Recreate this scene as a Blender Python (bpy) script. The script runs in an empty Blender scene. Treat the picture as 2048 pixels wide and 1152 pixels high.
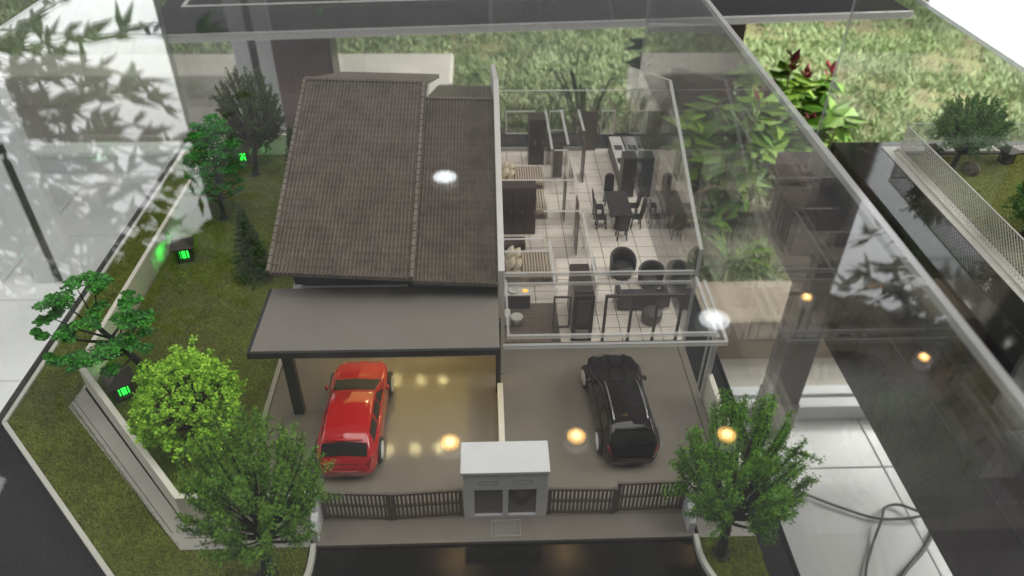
import bpy, math, random
import numpy as np
from mathutils import Matrix, Vector

# ------------------------------------------------------------------ scene, camera, light
SC = bpy.context.scene
COL = SC.collection
S = 0.01                     # everything below is written in centimetres
random.seed(7)
RNG = np.random.default_rng(11)

cam_d = bpy.data.cameras.new('camera')
cam = bpy.data.objects.new('camera', cam_d); COL.objects.link(cam); SC.camera = cam
CAMPOS = Vector((-1.1774, -31.4366, 46.7548))
r_ = Vector((0.99926, -0.03681, 0.01101)); u_ = Vector((0.01370, 0.60924, 0.79287)); f_ = Vector((0.03589, 0.79213, -0.60929))
M = Matrix((r_, u_, -f_)).transposed().to_4x4(); M.translation = CAMPOS * S
cam.matrix_world = M
cam_d.sensor_width = 36.0
cam_d.lens = 36.0 * 1510.25 / 2048.0
cam_d.clip_start = 0.01; cam_d.clip_end = 200.0
cam_d.dof.use_dof = True
cam_d.dof.focus_distance = 0.66
cam_d.dof.aperture_fstop = 8.0

SC.render.engine = 'CYCLES'
SC.cycles.use_denoising = True
SC.cycles.max_bounces = 12
SC.cycles.diffuse_bounces = 4
SC.cycles.glossy_bounces = 6
SC.cycles.transmission_bounces = 6
SC.cycles.transparent_max_bounces = 40
SC.cycles.sample_clamp_indirect = 4.0
SC.cycles.caustics_reflective = False
SC.cycles.caustics_refractive = False
SC.view_settings.view_transform = 'Standard'
SC.view_settings.look = 'None'
SC.view_settings.exposure = 0.0
SC.view_settings.gamma = 1.0

W = bpy.data.worlds.new('World'); SC.world = W; W.use_nodes = True
bg = W.node_tree.nodes['Background']
bg.inputs[0].default_value = (0.98, 0.985, 1.0, 1); bg.inputs[1].default_value = 0.14

def area(name, loc, to, size, power, col=(1, 1, 1), sizey=None):
    l = bpy.data.lights.new(name, 'AREA'); l.energy = power; l.color = col
    l.shape = 'RECTANGLE'; l.size = size * S; l.size_y = (sizey or size) * S
    o = bpy.data.objects.new(name, l); COL.objects.link(o)
    o.location = Vector(loc) * S
    o.rotation_euler = (Vector(to) - Vector(loc)).to_track_quat('-Z', 'Y').to_euler()
    return o
area('overhead_fill_light', (14, -25, 240), (-4, 20, 0), 165, 31, (1.0, 0.96, 0.91))  # added soft overhead lamp for general light, no actual ceiling panel
area('side_window_light', (-230, 40, 150), (-40, 60, -30), 200, 30, (0.97, 0.99, 1.0))
area('garden_daylight_lamp', (520, 40, 330), (50, 150, -50), 300, 220, (1.0, 0.99, 0.95))
garden_fill = area('garden_daylight_lamp', (235, 190, 135), (75, 180, -52), 120, 64, (1.0, 0.99, 0.94)); garden_fill.data.spread = math.radians(80)  # extra lamp added close by to brighten the garden
area('window_daylight', (-150, 188, 113), (-88, 110, 113), 110, 8.0, (0.97, 0.99, 1.0), 106)    # tall windows that the case tops mirror
area('window_daylight', (157, 187, 118), (107, 100, 118), 50, 5.5, (0.94, 0.97, 1.0), 135)

# ------------------------------------------------------------------ helpers
def tag(o, label=None, cat=None, group=None, kind=None):
    if label: o['label'] = label
    if cat: o['category'] = cat
    if group: o['group'] = group
    if kind: o['kind'] = kind
    return o

def thing(name, label, cat, loc=(0, 0, 0), rz=0, group=None):
    o = bpy.data.objects.new(name, None); COL.objects.link(o)
    o.empty_display_size = 0.01
    o.location = Vector(loc) * S; o.rotation_euler = (0, 0, rz)
    return tag(o, label, cat, group)

def link(name, me, parent=None, loc=(0, 0, 0)):
    o = bpy.data.objects.new(name, me); COL.objects.link(o)
    if parent: o.parent = parent
    o.location = Vector(loc) * S
    return o

def root_of(o):
    while o.parent: o = o.parent
    return o

class MB:
    def __init__(s): s.v = []; s.f = []
    def add(s, v, f):
        b = len(s.v); s.v += [tuple(p) for p in v]; s.f += [tuple(b + i for i in q) for q in f]; return s
    def box(s, x0, x1, y0, y1, z0, z1):
        return s.add([(x0, y0, z0), (x1, y0, z0), (x1, y1, z0), (x0, y1, z0), (x0, y0, z1), (x1, y0, z1), (x1, y1, z1), (x0, y1, z1)],
                     [(3, 2, 1, 0), (4, 5, 6, 7), (0, 1, 5, 4), (1, 2, 6, 5), (2, 3, 7, 6), (3, 0, 4, 7)])
    def bar(s, a, b, w, h, up=(0, 0, 1)):
        a = Vector(a); b = Vector(b); d = (b - a).normalized(); up = Vector(up)
        if abs(d.dot(up)) > 0.98: up = Vector((0, 1, 0))
        x = d.cross(up).normalized() * w / 2; y = x.cross(d).normalized() * h / 2
        return s.add([a - x - y, a + x - y, a + x + y, a - x + y, b - x - y, b + x - y, b + x + y, b - x + y],
                     [(0, 1, 2, 3), (7, 6, 5, 4), (1, 0, 4, 5), (2, 1, 5, 6), (3, 2, 6, 7), (0, 3, 7, 4)])
    def prism(s, pts, z0, z1):
        n = len(pts)
        A = sum(pts[i][0] * pts[(i + 1) % n][1] - pts[(i + 1) % n][0] * pts[i][1] for i in range(n))
        if A < 0: pts = pts[::-1]
        return s.add([(p[0], p[1], z0) for p in pts] + [(p[0], p[1], z1) for p in pts],
                     [tuple(range(n))[::-1], tuple(range(n, 2 * n))] + [(i, (i + 1) % n, (i + 1) % n + n, i + n) for i in range(n)])
    def prismx(s, pts, x0, x1):      # profile in (y, z), extruded along x
        n = len(pts)
        A = sum(pts[i][0] * pts[(i + 1) % n][1] - pts[(i + 1) % n][0] * pts[i][1] for i in range(n))
        if A < 0: pts = pts[::-1]
        return s.add([(x0, p[0], p[1]) for p in pts] + [(x1, p[0], p[1]) for p in pts],
                     [tuple(range(n))[::-1], tuple(range(n, 2 * n))] + [(i, (i + 1) % n, (i + 1) % n + n, i + n) for i in range(n)])
    def tube(s, pts, rad, n=6, cap=True):
        pts = [Vector(p) for p in pts]; m = len(pts)
        if not isinstance(rad, (list, tuple)): rad = [rad] * m
        b = len(s.v); ref = Vector((0.31, 0.17, 0.93))
        for i in range(m):
            d = (pts[min(i + 1, m - 1)] - pts[max(i - 1, 0)])
            d = d.normalized() if d.length > 1e-9 else Vector((0, 0, 1))
            x = d.cross(ref)
            if x.length < 1e-3: x = d.cross(Vector((1, 0, 0)))
            x.normalize(); y = d.cross(x)
            for k in range(n):
                a = 2 * math.pi * k / n; s.v.append(tuple(pts[i] + (x * math.cos(a) + y * math.sin(a)) * rad[i]))
        for i in range(m - 1):
            for k in range(n):
                k2 = (k + 1) % n; s.f.append((b + i * n + k, b + i * n + k2, b + (i + 1) * n + k2, b + (i + 1) * n + k))
        if cap:
            s.f.append(tuple(b + k for k in range(n))[::-1]); s.f.append(tuple(b + (m - 1) * n + k for k in range(n)))
        return s
    def lathe(s, prof, c=(0, 0, 0), n=16, axis='z'):
        b = len(s.v); m = len(prof)
        for (r, h) in prof:
            for k in range(n):
                a = 2 * math.pi * k / n; p = (r * math.cos(a), r * math.sin(a), h)
                if axis == 'x': p = (p[2], p[0], p[1])
                if axis == 'y': p = (p[0], p[2], p[1])
                s.v.append((c[0] + p[0], c[1] + p[1], c[2] + p[2]))
        for i in range(m - 1):
            for k in range(n):
                k2 = (k + 1) % n; s.f.append((b + i * n + k, b + i * n + k2, b + (i + 1) * n + k2, b + (i + 1) * n + k))
        s.f.append(tuple(b + k for k in range(n))[::-1]); s.f.append(tuple(b + (m - 1) * n + k for k in range(n)))
        return s
    def mesh(s, name, mat, off=(0, 0, 0), smooth=False):
        me = bpy.data.meshes.new(name)
        me.from_pydata([((p[0] - off[0]) * S, (p[1] - off[1]) * S, (p[2] - off[2]) * S) for p in s.v], [], s.f)
        if mat: me.materials.append(mat)
        if smooth: me.polygons.foreach_set('use_smooth', [True] * len(me.polygons))
        me.update(); return me
    def build(s, name, mat, parent=None, world=False, smooth=False, bevel=0, segs=2):
        off = (0, 0, 0)
        if parent is None:
            a = np.array(s.v); off = ((a[:, 0].min() + a[:, 0].max()) / 2, (a[:, 1].min() + a[:, 1].max()) / 2, a[:, 2].min())
        elif world:
            off = tuple(root_of(parent).location / S)
        o = link(name, s.mesh(name, mat, off, smooth), parent, off if parent is None else (0, 0, 0))
        if bevel:
            m = o.modifiers.new('bevel', 'BEVEL'); m.width = bevel * S; m.segments = segs; m.limit_method = 'ANGLE'; m.angle_limit = 0.6
        return o

def raw_mesh(name, verts, nper, mat, off=(0, 0, 0)):
    """verts (N*nper,3) numpy: every nper vertices are one face"""
    verts = (np.asarray(verts, dtype=np.float64) - np.asarray(off)) * S
    n = len(verts); me = bpy.data.meshes.new(name)
    me.vertices.add(n); me.vertices.foreach_set('co', verts.astype(np.float32).ravel())
    me.loops.add(n); me.loops.foreach_set('vertex_index', np.arange(n, dtype=np.int32))
    me.polygons.add(n // nper); me.polygons.foreach_set('loop_start', np.arange(0, n, nper, dtype=np.int32))
    me.update(calc_edges=True)
    if mat: me.materials.append(mat)
    return me

def copy_tree(o, parent=None):
    c = o.copy(); COL.objects.link(c); c.parent = parent
    for ch in o.children: copy_tree(ch, c)
    return c

# ------------------------------------------------------------------ materials
def node_mat(name):
    m = bpy.data.materials.new(name); m.use_nodes = True; nt = m.node_tree
    return m, nt, nt.nodes['Principled BSDF']

def P(name, col, rough=0.5, var=0.0, vs=40, bump=0.0, bs=300, coat=0.0, metal=0.0, spec=0.5, emit=None, es=0, col2=None, coord='Object', rvar=0.0):
    m, nt, b = node_mat(name)
    b.inputs['Base Color'].default_value = (*col, 1); b.inputs['Roughness'].default_value = rough
    b.inputs['Metallic'].default_value = metal; b.inputs['Specular IOR Level'].default_value = spec
    b.inputs['Coat Weight'].default_value = coat; b.inputs['Coat Roughness'].default_value = 0.06
    if emit: b.inputs['Emission Color'].default_value = (*emit, 1); b.inputs['Emission Strength'].default_value = es
    tc = nt.nodes.new('ShaderNodeTexCoord'); src = tc.outputs[coord]
    if var or col2:
        n = nt.nodes.new('ShaderNodeTexNoise'); n.inputs['Scale'].default_value = vs; n.inputs['Detail'].default_value = 6
        n.inputs['Roughness'].default_value = 0.65
        nt.links.new(src, n.inputs['Vector'])
        cr = nt.nodes.new('ShaderNodeValToRGB'); cr.color_ramp.elements[0].position = 0.3; cr.color_ramp.elements[1].position = 0.7
        c2 = col2 or tuple(min(1, c * (1 + var)) for c in col); c1 = col if col2 else tuple(c * (1 - var) for c in col)
        cr.color_ramp.elements[0].color = (*c1, 1); cr.color_ramp.elements[1].color = (*c2, 1)
        nt.links.new(n.outputs['Fac'], cr.inputs[0]); nt.links.new(cr.outputs[0], b.inputs['Base Color'])
        if rvar:
            mr = nt.nodes.new('ShaderNodeMapRange'); mr.inputs['To Min'].default_value = max(0, rough - rvar); mr.inputs['To Max'].default_value = rough + rvar
            nt.links.new(n.outputs['Fac'], mr.inputs['Value']); nt.links.new(mr.outputs[0], b.inputs['Roughness'])
    if bump:
        n2 = nt.nodes.new('ShaderNodeTexNoise'); n2.inputs['Scale'].default_value = bs; n2.inputs['Detail'].default_value = 4
        nt.links.new(src, n2.inputs['Vector'])
        bp = nt.nodes.new('ShaderNodeBump'); bp.inputs['Strength'].default_value = bump; bp.inputs['Distance'].default_value = 0.0006
        nt.links.new(n2.outputs['Fac'], bp.inputs['Height']); nt.links.new(bp.outputs[0], b.inputs['Normal'])
    return m

def acrylic(name, tint=(0.985, 0.99, 0.985), rough=0.004, f0=0.04, haze=0.0, smudge=0.0):
    """thin clear sheet: straight transmission plus Fresnel mirror on each face"""
    m, nt, b = node_mat(name); nt.nodes.remove(b); out = nt.nodes['Material Output']
    tr = nt.nodes.new('ShaderNodeBsdfTransparent'); tr.inputs[0].default_value = (*tint, 1)
    gl = nt.nodes.new('ShaderNodeBsdfGlossy'); gl.inputs['Roughness'].default_value = rough; gl.inputs[0].default_value = (1, 1, 1, 1)
    lw = nt.nodes.new('ShaderNodeLayerWeight'); lw.inputs[0].default_value = 0.5
    pw = nt.nodes.new('ShaderNodeMath'); pw.operation = 'POWER'; pw.inputs[1].default_value = 5
    ma = nt.nodes.new('ShaderNodeMath'); ma.operation = 'MULTIPLY_ADD'; ma.inputs[1].default_value = 1 - f0; ma.inputs[2].default_value = f0
    mx = nt.nodes.new('ShaderNodeMixShader')
    nt.links.new(lw.outputs['Facing'], pw.inputs[0]); nt.links.new(pw.outputs[0], ma.inputs[0]); nt.links.new(ma.outputs[0], mx.inputs[0])
    nt.links.new(tr.outputs[0], mx.inputs[1]); nt.links.new(gl.outputs[0], mx.inputs[2])
    last = mx
    if smudge:
        tc = nt.nodes.new('ShaderNodeTexCoord'); n = nt.nodes.new('ShaderNodeTexNoise'); n.inputs['Scale'].default_value = 9; n.inputs['Detail'].default_value = 8; n.inputs['Roughness'].default_value = 0.75; n.inputs['Distortion'].default_value = 1.2
        nt.links.new(tc.outputs['Object'], n.inputs['Vector']); mr = nt.nodes.new('ShaderNodeMapRange'); mr.inputs['From Min'].default_value = 0.42; mr.inputs['From Max'].default_value = 0.8; mr.inputs['To Min'].default_value = 0.001; mr.inputs['To Max'].default_value = smudge
        nt.links.new(n.outputs['Fac'], mr.inputs['Value'])
        df = nt.nodes.new('ShaderNodeBsdfDiffuse'); df.inputs[0].default_value = (0.8, 0.8, 0.8, 1); m3 = nt.nodes.new('ShaderNodeMixShader')
        nt.links.new(mr.outputs[0], m3.inputs[0]); nt.links.new(last.outputs[0], m3.inputs[1]); nt.links.new(df.outputs[0], m3.inputs[2]); last = m3
    if haze:
        df = nt.nodes.new('ShaderNodeBsdfDiffuse'); df.inputs[0].default_value = (0.82, 0.82, 0.82, 1)
        m2 = nt.nodes.new('ShaderNodeMixShader'); m2.inputs[0].default_value = haze
        nt.links.new(last.outputs[0], m2.inputs[1]); nt.links.new(df.outputs[0], m2.inputs[2]); last = m2
    nt.links.new(last.outputs[0], out.inputs[0])
    return m

def foliage_mat(name, c1, c2, vs=60, rough=0.75):
    m, nt, b = node_mat(name)
    b.inputs['Roughness'].default_value = rough; b.inputs['Specular IOR Level'].default_value = 0.2
    g = nt.nodes.new('ShaderNodeNewGeometry'); tc = nt.nodes.new('ShaderNodeTexCoord')
    n = nt.nodes.new('ShaderNodeTexNoise'); n.inputs['Scale'].default_value = vs; n.inputs['Detail'].default_value = 3
    nt.links.new(tc.outputs['Object'], n.inputs['Vector'])
    a = nt.nodes.new('ShaderNodeMath'); a.operation = 'MULTIPLY_ADD'; a.inputs[1].default_value = 0.45
    nt.links.new(g.outputs['Random Per Island'], a.inputs[0]); nt.links.new(n.outputs['Fac'], a.inputs[2])
    cr = nt.nodes.new('ShaderNodeValToRGB'); cr.color_ramp.elements[0].position = 0.4; cr.color_ramp.elements[1].position = 1.0
    cr.color_ramp.elements[0].color = (*c1, 1); cr.color_ramp.elements[1].color = (*c2, 1)
    nt.links.new(a.outputs[0], cr.inputs[0]); nt.links.new(cr.outputs[0], b.inputs['Base Color'])
    return m

MT = dict(
    white=P('white_styrene', (0.62, 0.60, 0.57), 0.45, 0.04, 60, 0.05, 400),
    wall=P('boundary_wall_paint', (0.70, 0.66, 0.57), 0.5, 0.06, 40, 0.08, 500),
    binwhite=P('white_acrylic_paint', (0.68, 0.68, 0.69), 0.35, 0.03, 80),
    pave=P('grey_pavement', (0.37, 0.35, 0.32), 0.35, 0.06, 60, 0.05, 600),
    drive=P('glossy_driveway', (0.21, 0.185, 0.155), 0.03, 0.09, 14, 0.10, 900, spec=0.5, rvar=0.01),
    apron=P('driveway_apron', (0.23, 0.205, 0.18), 0.14, 0.05, 50, 0.12, 900, rvar=0.04),
    road=P('black_gloss_road', (0.012, 0.011, 0.010), 0.13, spec=0.5),
    charcoal=P('charcoal_plastic', (0.030, 0.028, 0.030), 0.4, 0.1, 80),
    slab=P('grey_carport_sheet', (0.20, 0.178, 0.16), 0.38, 0.04, 30, 0.04, 700),
    gate=P('brown_gate_plastic', (0.13, 0.105, 0.09), 0.45),
    blackboard=P('black_textured_board', (0.009, 0.008, 0.010), 0.5, 0.2, 90, 0.5, 420, spec=0.3),
    blackgloss=P('black_gloss_board', (0.010, 0.010, 0.011), 0.06),
    kerb=P('white_kerb', (0.60, 0.58, 0.52), 0.5),
    tile=P('cream_floor_tile', (0.84, 0.76, 0.68), 0.22, 0.05, 70),
    grout=P('brown_grout', (0.12, 0.09, 0.07), 0.7),
    bathtile=P('brown_bath_tile', (0.20, 0.155, 0.125), 0.3, 0.15, 300),
    walnut=P('dark_walnut_plastic', (0.060, 0.042, 0.036), 0.35, 0.15, 120),
    darkseat=P('charcoal_furniture', (0.052, 0.047, 0.047), 0.4, 0.1, 100),
    brownseat=P('brown_furniture', (0.085, 0.070, 0.062), 0.45, 0.1, 100),
    frame=P('brown_door_frame', (0.11, 0.088, 0.075), 0.4),
    ceramic=P('white_ceramic', (0.62, 0.60, 0.57), 0.15, coat=0.3),
    pillow=P('cream_pillow_cloth', (0.62, 0.53, 0.40), 0.8, 0.08, 200, 0.3, 500),
    steel=P('brushed_steel', (0.45, 0.44, 0.43), 0.25, metal=0.9),
    redcar=P('red_car_plastic', (0.44, 0.006, 0.008), 0.16, coat=0.8),
    blackcar=P('black_car_plastic', (0.012, 0.009, 0.009), 0.12, coat=0.15, spec=0.35),
    carglass=P('dark_car_glass', (0.018, 0.016, 0.015), 0.08),
    tyre=P('black_rubber', (0.018, 0.017, 0.017), 0.6),
    rim=P('white_hub', (0.70, 0.69, 0.68), 0.35),
    bark=P('dark_bark', (0.020, 0.018, 0.014), 0.8, 0.3, 200, 0.6, 700),
    wood=P('dark_lantern_wood', (0.040, 0.030, 0.024), 0.6, 0.2, 200),
    green_glow=P('green_led', (0.02, 0.3, 0.03), 0.4, emit=(0.03, 1.0, 0.07), es=1.8),
    warm_led=P('warm_led', (0.9, 0.8, 0.4), 0.4, emit=(1.0, 0.86, 0.40), es=110),
    warm_lamp=P('warm_downlight', (1, 0.8, 0.4), 0.4, emit=(1.0, 0.55, 0.16), es=11),
    warm_core=P('warm_downlight_core', (1, 0.8, 0.4), 0.4, emit=(1.0, 0.72, 0.32), es=24),
    cool_core=P('cool_downlight_core', (0.9, 0.95, 1), 0.4, emit=(0.9, 0.95, 1.0), es=9),
    cool_lamp=P('cool_downlight', (0.9, 0.95, 1), 0.4, emit=(0.90, 0.95, 1.0), es=5.5),
    amber=P('amber_indicator', (0.9, 0.4, 0.05), 0.4, emit=(1.0, 0.45, 0.06), es=1.6),
    ftile=P('white_room_tile', (0.86, 0.86, 0.86), 0.28, 0.03, 4, rvar=0.04),
    fgrout=P('grey_room_grout', (0.26, 0.25, 0.24), 0.7),
    alu=P('white_window_aluminium', (0.72, 0.73, 0.74), 0.35, 0.03, 8),
    rubber=P('black_window_seal', (0.02, 0.022, 0.025), 0.5),
    cement=P('pale_cement', (0.50, 0.47, 0.42), 0.8, 0.12, 7, 0.2, 30),
    cement_d=P('grey_cement', (0.24, 0.22, 0.20), 0.85, 0.15, 6, 0.2, 30),
    beige=P('beige_planter_kerb', (0.34, 0.28, 0.21), 0.85, 0.12, 8, 0.2, 30),
    soil=P('garden_soil', (0.12, 0.09, 0.06), 0.95, col2=(0.17, 0.19, 0.07), vs=2.6, bump=0.5, bs=30),
    tabletop=P('purple_brown_tabletop', (0.050, 0.036, 0.040), 0.18, 0.2, 20),
    brownleg=P('purple_brown_panel', (0.10, 0.065, 0.065), 0.3, 0.12, 12),
    cable=P('grey_cable', (0.12, 0.12, 0.125), 0.45),
    plug=P('black_plug', (0.02, 0.02, 0.02), 0.4),
    rock=P('brown_rock', (0.09, 0.07, 0.05), 0.9, 0.3, 80, 0.8, 300),
    clear=acrylic('clear_acrylic', smudge=0.014),
    house_clear=acrylic('house_acrylic', (0.988, 0.987, 0.985)),
    edge=acrylic('frosted_acrylic_edge', (0.95, 0.94, 0.92), 0.25, 0.05, 0.33),
    case_edge=acrylic('polished_case_edge', (0.80, 0.82, 0.82), 0.12, 0.14, 0.28),
    meshwhite=P('white_mesh', (0.62, 0.60, 0.55), 0.45),
    lawn=P('lawn_flock_base', (0.10, 0.11, 0.02), 0.95, col2=(0.18, 0.18, 0.045), vs=120, bump=0.6, bs=900),
)
MT['turf'] = foliage_mat('lawn_flock', (0.12, 0.165, 0.022), (0.34, 0.43, 0.075), 30, 0.9)
MT['lfol_olive'] = foliage_mat('olive_flock', (0.035, 0.06, 0.014), (0.13, 0.19, 0.05))
MT['lfol_mid'] = foliage_mat('mid_green_flock', (0.05, 0.14, 0.012), (0.19, 0.43, 0.045))
MT['lfol_olivemid'] = foliage_mat('moss_green_flock', (0.055, 0.13, 0.016), (0.20, 0.40, 0.055))
MT['lfol_bright'] = foliage_mat('bright_green_flock', (0.012, 0.13, 0.008), (0.05, 0.40, 0.03))
MT['lfol_pale'] = foliage_mat('pale_green_flock', (0.03, 0.16, 0.02), (0.11, 0.42, 0.07))
MT['lfol_lime'] = foliage_mat('lime_flock', (0.20, 0.42, 0.02), (0.47, 0.80, 0.09))
MT['lfol_conifer'] = foliage_mat('conifer_flock', (0.04, 0.075, 0.02), (0.11, 0.19, 0.06))
MT['lfol_dark'] = foliage_mat('dark_green_twigs', (0.05, 0.15, 0.03), (0.17, 0.38, 0.10))
MT['gleaf'] = foliage_mat('garden_leaf', (0.07, 0.20, 0.03), (0.30, 0.48, 0.06), 6, 0.45)
MT['gleaf_dark'] = foliage_mat('dark_garden_leaf', (0.03, 0.09, 0.025), (0.10, 0.22, 0.06), 6, 0.4)
MT['dry'] = foliage_mat('dry_stem', (0.16, 0.12, 0.08), (0.34, 0.27, 0.19), 6, 0.8)
MT['redleaf'] = P('red_bract', (0.26, 0.02, 0.04), 0.5, 0.2, 20)
MT['ggrass'] = foliage_mat('garden_grass', (0.10, 0.18, 0.055), (0.44, 0.53, 0.29), 7, 0.7)

def roof_mat():
    m, nt, b = node_mat('brown_roof_plastic'); b.inputs['Roughness'].default_value = 0.30; b.inputs['Specular IOR Level'].default_value = 0.55
    g = nt.nodes.new('ShaderNodeNewGeometry'); n = nt.nodes.new('ShaderNodeTexNoise'); n.inputs['Scale'].default_value = 55; n.inputs['Detail'].default_value = 7; n.inputs['Roughness'].default_value = 0.7
    nt.links.new(g.outputs['Position'], n.inputs['Vector'])
    n2 = nt.nodes.new('ShaderNodeTexNoise'); n2.inputs['Scale'].default_value = 420; nt.links.new(g.outputs['Position'], n2.inputs['Vector'])
    a = nt.nodes.new('ShaderNodeMath'); a.operation = 'MULTIPLY_ADD'; a.inputs[1].default_value = 0.5; nt.links.new(n2.outputs['Fac'], a.inputs[0]); nt.links.new(n.outputs['Fac'], a.inputs[2])
    cr_ = nt.nodes.new('ShaderNodeValToRGB'); cr_.color_ramp.elements[0].position = 0.5; cr_.color_ramp.elements[1].position = 0.98
    cr_.color_ramp.elements[0].color = (0.112, 0.090, 0.074, 1); cr_.color_ramp.elements[1].color = (0.245, 0.208, 0.176, 1)
    nt.links.new(a.outputs[0], cr_.inputs[0]); nt.links.new(cr_.outputs[0], b.inputs['Base Color']); return m
MT['roof'] = roof_mat()
# woven stripe for the bed covers
def stripes():
    m, nt, b = node_mat('striped_bed_cover'); b.inputs['Roughness'].default_value = 0.8
    tc = nt.nodes.new('ShaderNodeTexCoord'); wv = nt.nodes.new('ShaderNodeTexWave'); wv.bands_direction = 'X'
    wv.inputs['Scale'].default_value = 105; wv.inputs['Distortion'].default_value = 1.0; wv.inputs['Detail'].default_value = 1
    nt.links.new(tc.outputs['Object'], wv.inputs['Vector'])
    cr = nt.nodes.new('ShaderNodeValToRGB'); cr.color_ramp.elements[0].position = 0.35; cr.color_ramp.elements[1].position = 0.6
    cr.color_ramp.elements[0].color = (0.16, 0.12, 0.09, 1); cr.color_ramp.elements[1].color = (0.52, 0.44, 0.35, 1)
    nt.links.new(wv.outputs['Fac'], cr.inputs[0]); nt.links.new(cr.outputs[0], b.inputs['Base Color']); return m
MT['stripe'] = stripes()

# ------------------------------------------------------------------ the setting: room floor, window line, garden
FZ = -60.0
fl = tag(MB().prism([(-330, -160), (260, -160), (260, 85), (-22, 85), (-22, 172), (-330, 172)], FZ - 3, FZ - 0.25).build('room_floor', MT['fgrout']), kind='structure')
T = 26.0; tile_me = None
for i in range(-13, 7):
    for j in range(-6, 5):
        x0 = 69.4 + i * T; y0 = 53.5 + j * T
        if x0 > -30 and y0 + T > 90: continue
        if tile_me is None:
            mb = MB(); w = T / 2 - 0.12
            mb.add([(-w, -w, -0.3), (w, -w, -0.3), (w, w, -0.3), (-w, w, -0.3), (-w, -w, -0.05), (w, -w, -0.05), (w, w, -0.05), (-w, w, -0.05),
                    (-w + .15, -w + .15, 0), (w - .15, -w + .15, 0), (w - .15, w - .15, 0), (-w + .15, w - .15, 0)],
                   [(0, 1, 5, 4), (1, 2, 6, 5), (2, 3, 7, 6), (3, 0, 4, 7), (4, 5, 9, 8), (5, 6, 10, 9), (6, 7, 11, 10), (7, 4, 8, 11), (8, 9, 10, 11)])
            tile_me = mb.mesh('floor_tile', MT['ftile'])
        o = link('floor_tile', tile_me, fl, (0, 0, 0))
        o.location = Vector((x0 + T / 2, y0 + T / 2, FZ)) * S - fl.location
tag(MB().box(-330, -19, 172, 212, FZ - 3, FZ - 1).build('concrete_path', MT['cement_d']), kind='structure')
tag(MB().box(25, 260, 71.5, 85, FZ - 0.2, FZ + 0.12).build('concrete_apron', MT['cement']), kind='structure')
tag(MB().prism([(-330, 212), (-19, 212), (-19, 97), (-11, 97), (-11, 231), (-330, 231)], FZ - 3, FZ + 10).build('planter_kerb', MT['cement'], bevel=0.8), kind='structure')
tag(MB().box(-19, 300, 82, 96, FZ - 3, FZ + 10.1).build('planter_kerb', MT['beige'], bevel=0.8), kind='structure')
gnd = tag(MB().prism([(-900, 231.2), (-11.2, 231.2), (-11.2, 96.2), (900, 96.2), (900, 1200), (-900, 1200)], FZ - 3, FZ + 7.5).build('garden_ground', MT['soil']), kind='structure')

def blades(n, xs, ys, z, lo, hi, wdt, lean=0.6):
    x = RNG.uniform(*xs, n); y = RNG.uniform(*ys, n); h = RNG.uniform(lo, hi, n); a = RNG.uniform(0, 6.283, n)
    dx = np.cos(a) * wdt; dy = np.sin(a) * wdt
    b = RNG.uniform(0, 6.283, n); l = h * lean * RNG.uniform(0, 1, n)
    v = np.empty((n, 3, 3))
    v[:, 0] = np.c_[x - dx, y - dy, np.full(n, z)]; v[:, 1] = np.c_[x + dx, y + dy, np.full(n, z)]
    v[:, 2] = np.c_[x + np.cos(b) * l, y + np.sin(b) * l, z + h]
    return v
vb = np.concatenate([blades(95000, (-10, 230), (97, 320), FZ + 7.4, 0.8, 3.2, 0.32, 1.6), blades(22000, (-220, -12), (232, 340), FZ + 7.4, 1, 3.2, 0.4, 1.5)])
# bare patches of soil
gx, gy = vb[:, 0, 0], vb[:, 0, 1]
msk = (np.sin(gx * 0.071 + 1.3 + np.sin(gy * .09)) * np.sin(gy * 0.083 + 0.4 + 1.5 * np.sin(gx * .05)) + 0.5 * np.sin(gx * 0.31 + gy * 0.13) * np.sin(gy * .37 - gx * .11)) < RNG.uniform(0.2, 1.0, len(vb))
vb = vb[msk]
o = link('garden_grass', raw_mesh('garden_grass', vb.reshape(-1, 3), 3, MT['ggrass'], (0, 231, FZ + 7.4)), None, (0, 231, FZ + 7.4))
tag(o, 'short sunlit grass covering the garden behind the window line', 'grass', kind='stuff')

def window(name, label, y, x0, x1, posts, glass=None):
    t = thing(name, label, 'window', ((x0 + x1) / 2, y, FZ))
    MB().box(x0, x1, y - 2.2, y + 0.4, FZ, FZ + 3.6).build('bottom_rail', MT['alu'], t, True, bevel=0.2)
    MB().box(x0, x1, y + 0.4, y + 1.6, FZ, FZ + 1.2).build('seal', MT['rubber'], t, True)
    MB().box(x0, x1, y + 1.6, y + 4.0, FZ, FZ + 3.2).build('outer_rail', MT['alu'], t, True, bevel=0.2)
    for px in posts:
        MB().box(px - 5.2, px - 1.0, y - 2.0, y + 0.3, FZ + 3.6, 55).build('post', MT['alu'], t, True, bevel=0.2)
        MB().box(px - 1.0, px + 1.0, y - 1.0, y + 0.5, FZ + 3.6, 55).build('seal', MT['rubber'], t, True)
        MB().box(px + 1.0, px + 5.2, y - 2.0, y + 0.3, FZ + 3.6, 55).build('post', MT['alu'], t, True, bevel=0.2)
    if glass:
        for a, b in glass: MB().box(a, b, y - 0.7, y - 0.3, FZ + 3.6, 55).build('pane', MT['clear'], t, True)
    return t
window('sliding_window', 'white sliding window with paired posts behind the tall olive tree', 166, -330, -23, (-60.5, -190), [(-184.5, -65.9), (-55.1, -23)])
window('window_track', 'low white window track with black groove beyond the white room tiles', 67, 25, 260, ())
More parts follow.
